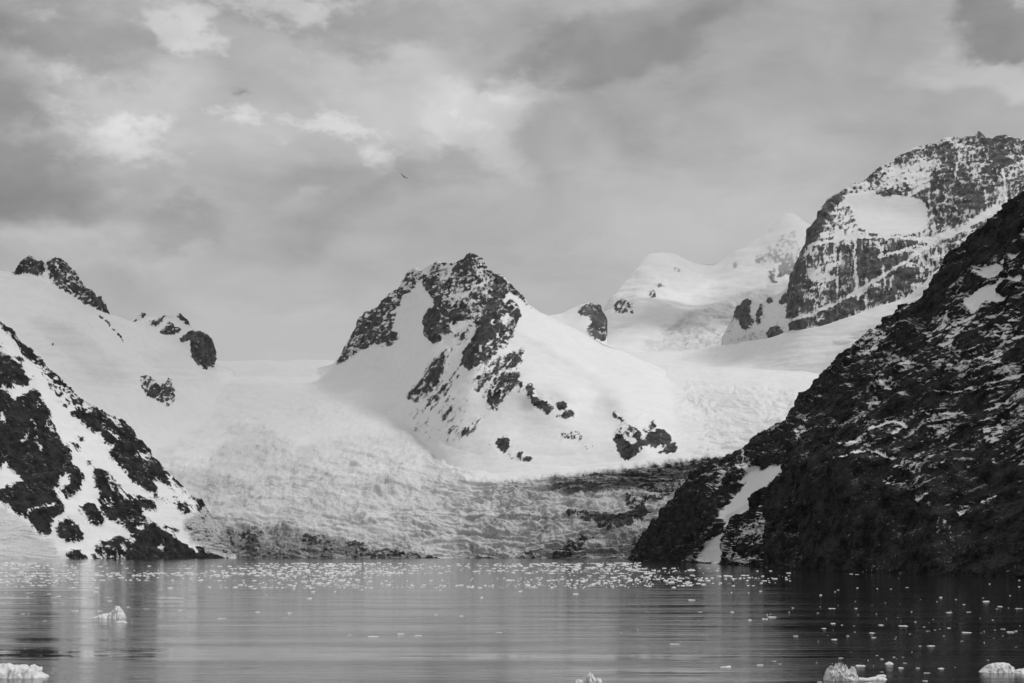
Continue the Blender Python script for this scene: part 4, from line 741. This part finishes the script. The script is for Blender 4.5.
MID = [(6, 593, 4), (28, 593, 5), (49, 594, 5), (96, 592, 8), (23, 614, 6), (45, 621, 5), (75, 611, 8), (146, 609, 6), (180, 610, 6), (222, 618.5, 10), (258, 612, 7), (401, 634, 8), (418, 635.5, 10), (436, 614.5, 5), (461, 616, 6), (499, 632.5, 8), (760, 665, 8), (750, 620, 5), (765, 619, 8), (110, 601, 5), (60, 599, 4),
    (100, 611, 7), (128, 607, 6), (52, 673, 5), (54, 669, 3), (290, 613, 6), (285, 618, 5), (350, 635, 5), (732, 612, 6), (692, 600, 8), (700, 612, 5), (576, 594, 8), (772, 617, 10), (774, 661, 5), (780, 664, 4)]
for a in MID: floe(*a, "little ice scrap drifting alone on the open grey middle water", "ice scraps on the open water", .32)
def band_point(r):
    while True:
        x = r.uniform(-30, 790); y = 562.5 + abs(r.gauss(0, 1)) * 10 if r.random() < .45 else r.uniform(563, 588)
        if y > 600: continue
        lim = 567 if x > 640 else 562
        if x > 720: lim = 571
        if y < lim: continue
        k = 1.0
        c = math.sin(x * .021 + 1.3) + math.sin(x * .008 + y * .35) + .6 * math.sin(y * .9 + x * .004)
        if r.random() > .42 + .34 * c + .25 * math.sin(y * 2.6): continue
        return x, y
for i in range(165):
    x, y = band_point(rr)
    floe(x, y, rr.choice((2, 2.5, 3, 3, 4, 5, 6, 8, 11)), "bright low ice floe in the crowded white band of the far water", "floes in the pale band of ice", .28)
for k, o in enumerate(protos):
    if not used[k]: bpy.data.objects.remove(o)
# the countless smaller crumbs
r2 = random.Random(99); VV, QQ, off = [], [], 0
for i in range(2600):
    if r2.random() < .91: x, y = band_point(r2)
    else:
        x, y = r2.uniform(-20, 1040), r2.uniform(575, 683)
        if x < 790 and r2.random() < .6: continue
    X, D = at(x, y); s = r2.choice((1.2, 1.6, 2, 2.4, 3, 4, 6)) * D / F; n = 7
    if y > 600: s = r2.uniform(.6, 1.7) * D / F
    a0 = r2.uniform(0, 6.28); hh = min(s * r2.uniform(.10, .22), .55 * D / F)
    ring = [(X + s * .5 * r2.uniform(.7, 1.1) * math.cos(a0 + j * 6.283 / n), D + s * .6 * r2.uniform(.7, 1.1) * math.sin(a0 + j * 6.283 / n)) for j in range(n)]
    for (a, c) in ring: VV.append((a, c, -.15))
    for (a, c) in ring: VV.append((X + (a - X) * .75, D + (c - D) * .75, hh * r2.uniform(.7, 1.2)))
    VV.append((X, D, hh))
    for j in range(n):
        k = (j + 1) % n
        QQ += [(off + j, off + k, off + n + k), (off + j, off + n + k, off + n + j), (off + n + j, off + n + k, off + 2 * n)]
    off += 2 * n + 1
tag(mesh_from("brash_ice_debris", VV, QQ, mi), "countless tiny crumbs of brash ice strewn over the water", "brash ice", kind="stuff")

# ------------------------------------------------------------------ a seabird gliding far up under the cloud
mb, tb, bbs = new_mat("grey_feathers"); bbs.inputs["Base Color"].default_value = (.06, .06, .06, 1); bbs.inputs["Roughness"].default_value = .8
def seabird(px, py, D, span, bank, label):
    V, Q = [], []
    # body: rings along Y, then wings bent at the wrist
    nb = 10
    for i, (y, r) in enumerate(((-.34, .01), (-.22, .05), (-.05, .085), (.12, .075), (.22, .045), (.28, .05), (.34, .03), (.40, .008))):
        for j in range(nb): V.append((r * math.cos(j * 2 * math.pi / nb), y, r * .9 * math.sin(j * 2 * math.pi / nb)))
    for i in range(7):
        for j in range(nb): Q.append((i * nb + j, i * nb + (j + 1) % nb, (i + 1) * nb + (j + 1) % nb, (i + 1) * nb + j))
    for sgn in (-1, 1):
        o = len(V)
        for (x, y0, y1, z) in ((.03, -.10, .16, .03), (.35, -.12, .14, .22), (.62, -.06, .14, .30), (.95, -.14, 0, .26), (1.2, -.26, -.22, .2)):
            for (yy, zz) in ((y0, z), ((y0 + y1) / 2, z + .02), (y1, z), ((y0 + y1) / 2, z - .015)): V.append((sgn * x, yy, zz))
        for i in range(4):
            for j in range(4): Q.append((o + i * 4 + j, o + i * 4 + (j + 1) % 4, o + (i + 1) * 4 + (j + 1) % 4, o + (i + 1) * 4 + j))
    o = mesh_from("seabird", np.array(V) * span / 2.4, Q, mb)
    o.location = ((px - 512) * D / F, D, CH + D * (HZ - py) / F); o.rotation_euler = (math.radians(-25), math.radians(bank), math.radians(20))
    return tag(o, label, "bird")
seabird(404, 177, 300, 2.0, 30, "lone dark seabird with raised wings gliding high above the saddle")

# ------------------------------------------------------------------ the air
mh = bpy.data.materials.new("pale_air"); mh.use_nodes = True
th = mh.node_tree; th.nodes.clear()
oh = th.nodes.new("ShaderNodeOutputMaterial"); pv = th.nodes.new("ShaderNodeVolumePrincipled")
pv.inputs["Color"].default_value = (.93, .93, .93, 1); pv.inputs["Density"].default_value = HAZE_DENSITY; pv.inputs["Anisotropy"].default_value = 0.0
th.links.new(pv.outputs[0], oh.inputs["Volume"])
a, y0, y1, z0, z1 = 13000, -2500, 13000, -120, 2350
hv = [(x, y, z) for z in (z0, z1) for y in (y0, y1) for x in (-a, a)]
hz = mesh_from("haze", hv, [(0, 2, 3, 1), (4, 5, 7, 6), (0, 1, 5, 4), (2, 6, 7, 3), (0, 4, 6, 2), (1, 3, 7, 5)], mh)
tag(hz, "thin pale air veiling the distant mountains", kind="stuff")

def cloud_bank(px, py, D, rx, ry, rz, dens, label, ragged=.0, seed=0):
    """a thin bank of cloud: an ellipsoid of even density whose rim thins out by itself"""
    m2 = mh.copy(); m2.name = "cloud_vapour"
    pv2 = [n for n in m2.node_tree.nodes if n.type == "PRINCIPLED_VOLUME"][0]; pv2.inputs["Density"].default_value = dens; pv2.inputs["Color"].default_value = (.93, .93, .93, 1)
    V, Q, nu, nv = [], [], 64, 32
    for i in range(nv + 1):
        a = math.pi * i / nv - math.pi / 2
        for j in range(nu):
            b_ = 2 * math.pi * j / nu
            V.append((rx * math.cos(a) * math.cos(b_), ry * math.cos(a) * math.sin(b_), rz * math.sin(a)))
    if ragged:
        A = np.array(V); n_ = A / np.array([rx, ry, rz])
        A = A * (1 + ragged * fbm(n_[:, 0] * 1.6 + seed, n_[:, 1] * 1.6, n_[:, 2] * 1.6 + seed, 4, .55) * 1.6)[:, None]; V = A
    for i in range(nv):
        for j in range(nu): Q.append((i * nu + j, i * nu + (j + 1) % nu, (i + 1) * nu + (j + 1) % nu, (i + 1) * nu + j))
    o = mesh_from("cloud_mist", V, Q, m2); o.location = ((px - 512) * D / F, D, CH + D * (HZ - py) / F)
    return tag(o, label, kind="stuff")
cloud_bank(600, -520, 3980, 1280, 1800, 200, 1.9e-3, "unseen cloud added high above the fjord to shade its left side")  # out-of-frame cloud, added to block the sun from the left slopes
cloud_bank(275, 362, 6120, 950, 420, 200, 1.3e-3, "pale mist lying over the snow saddle left of the middle peak")
for k_, (px_, py_, rx_, rz_, dn_) in enumerate(((655, 258, 430, 150, .7e-3), (735, 240, 560, 210, .6e-3), (800, 228, 460, 190, .8e-3), (715, 225, 800, 260, .22e-3))):
    cloud_bank(px_, py_, 6850 + 60 * k_, rx_, 400, rz_, dn_, "shred of mist drifting across the top of the far white mountain", .35, 40 + k_)
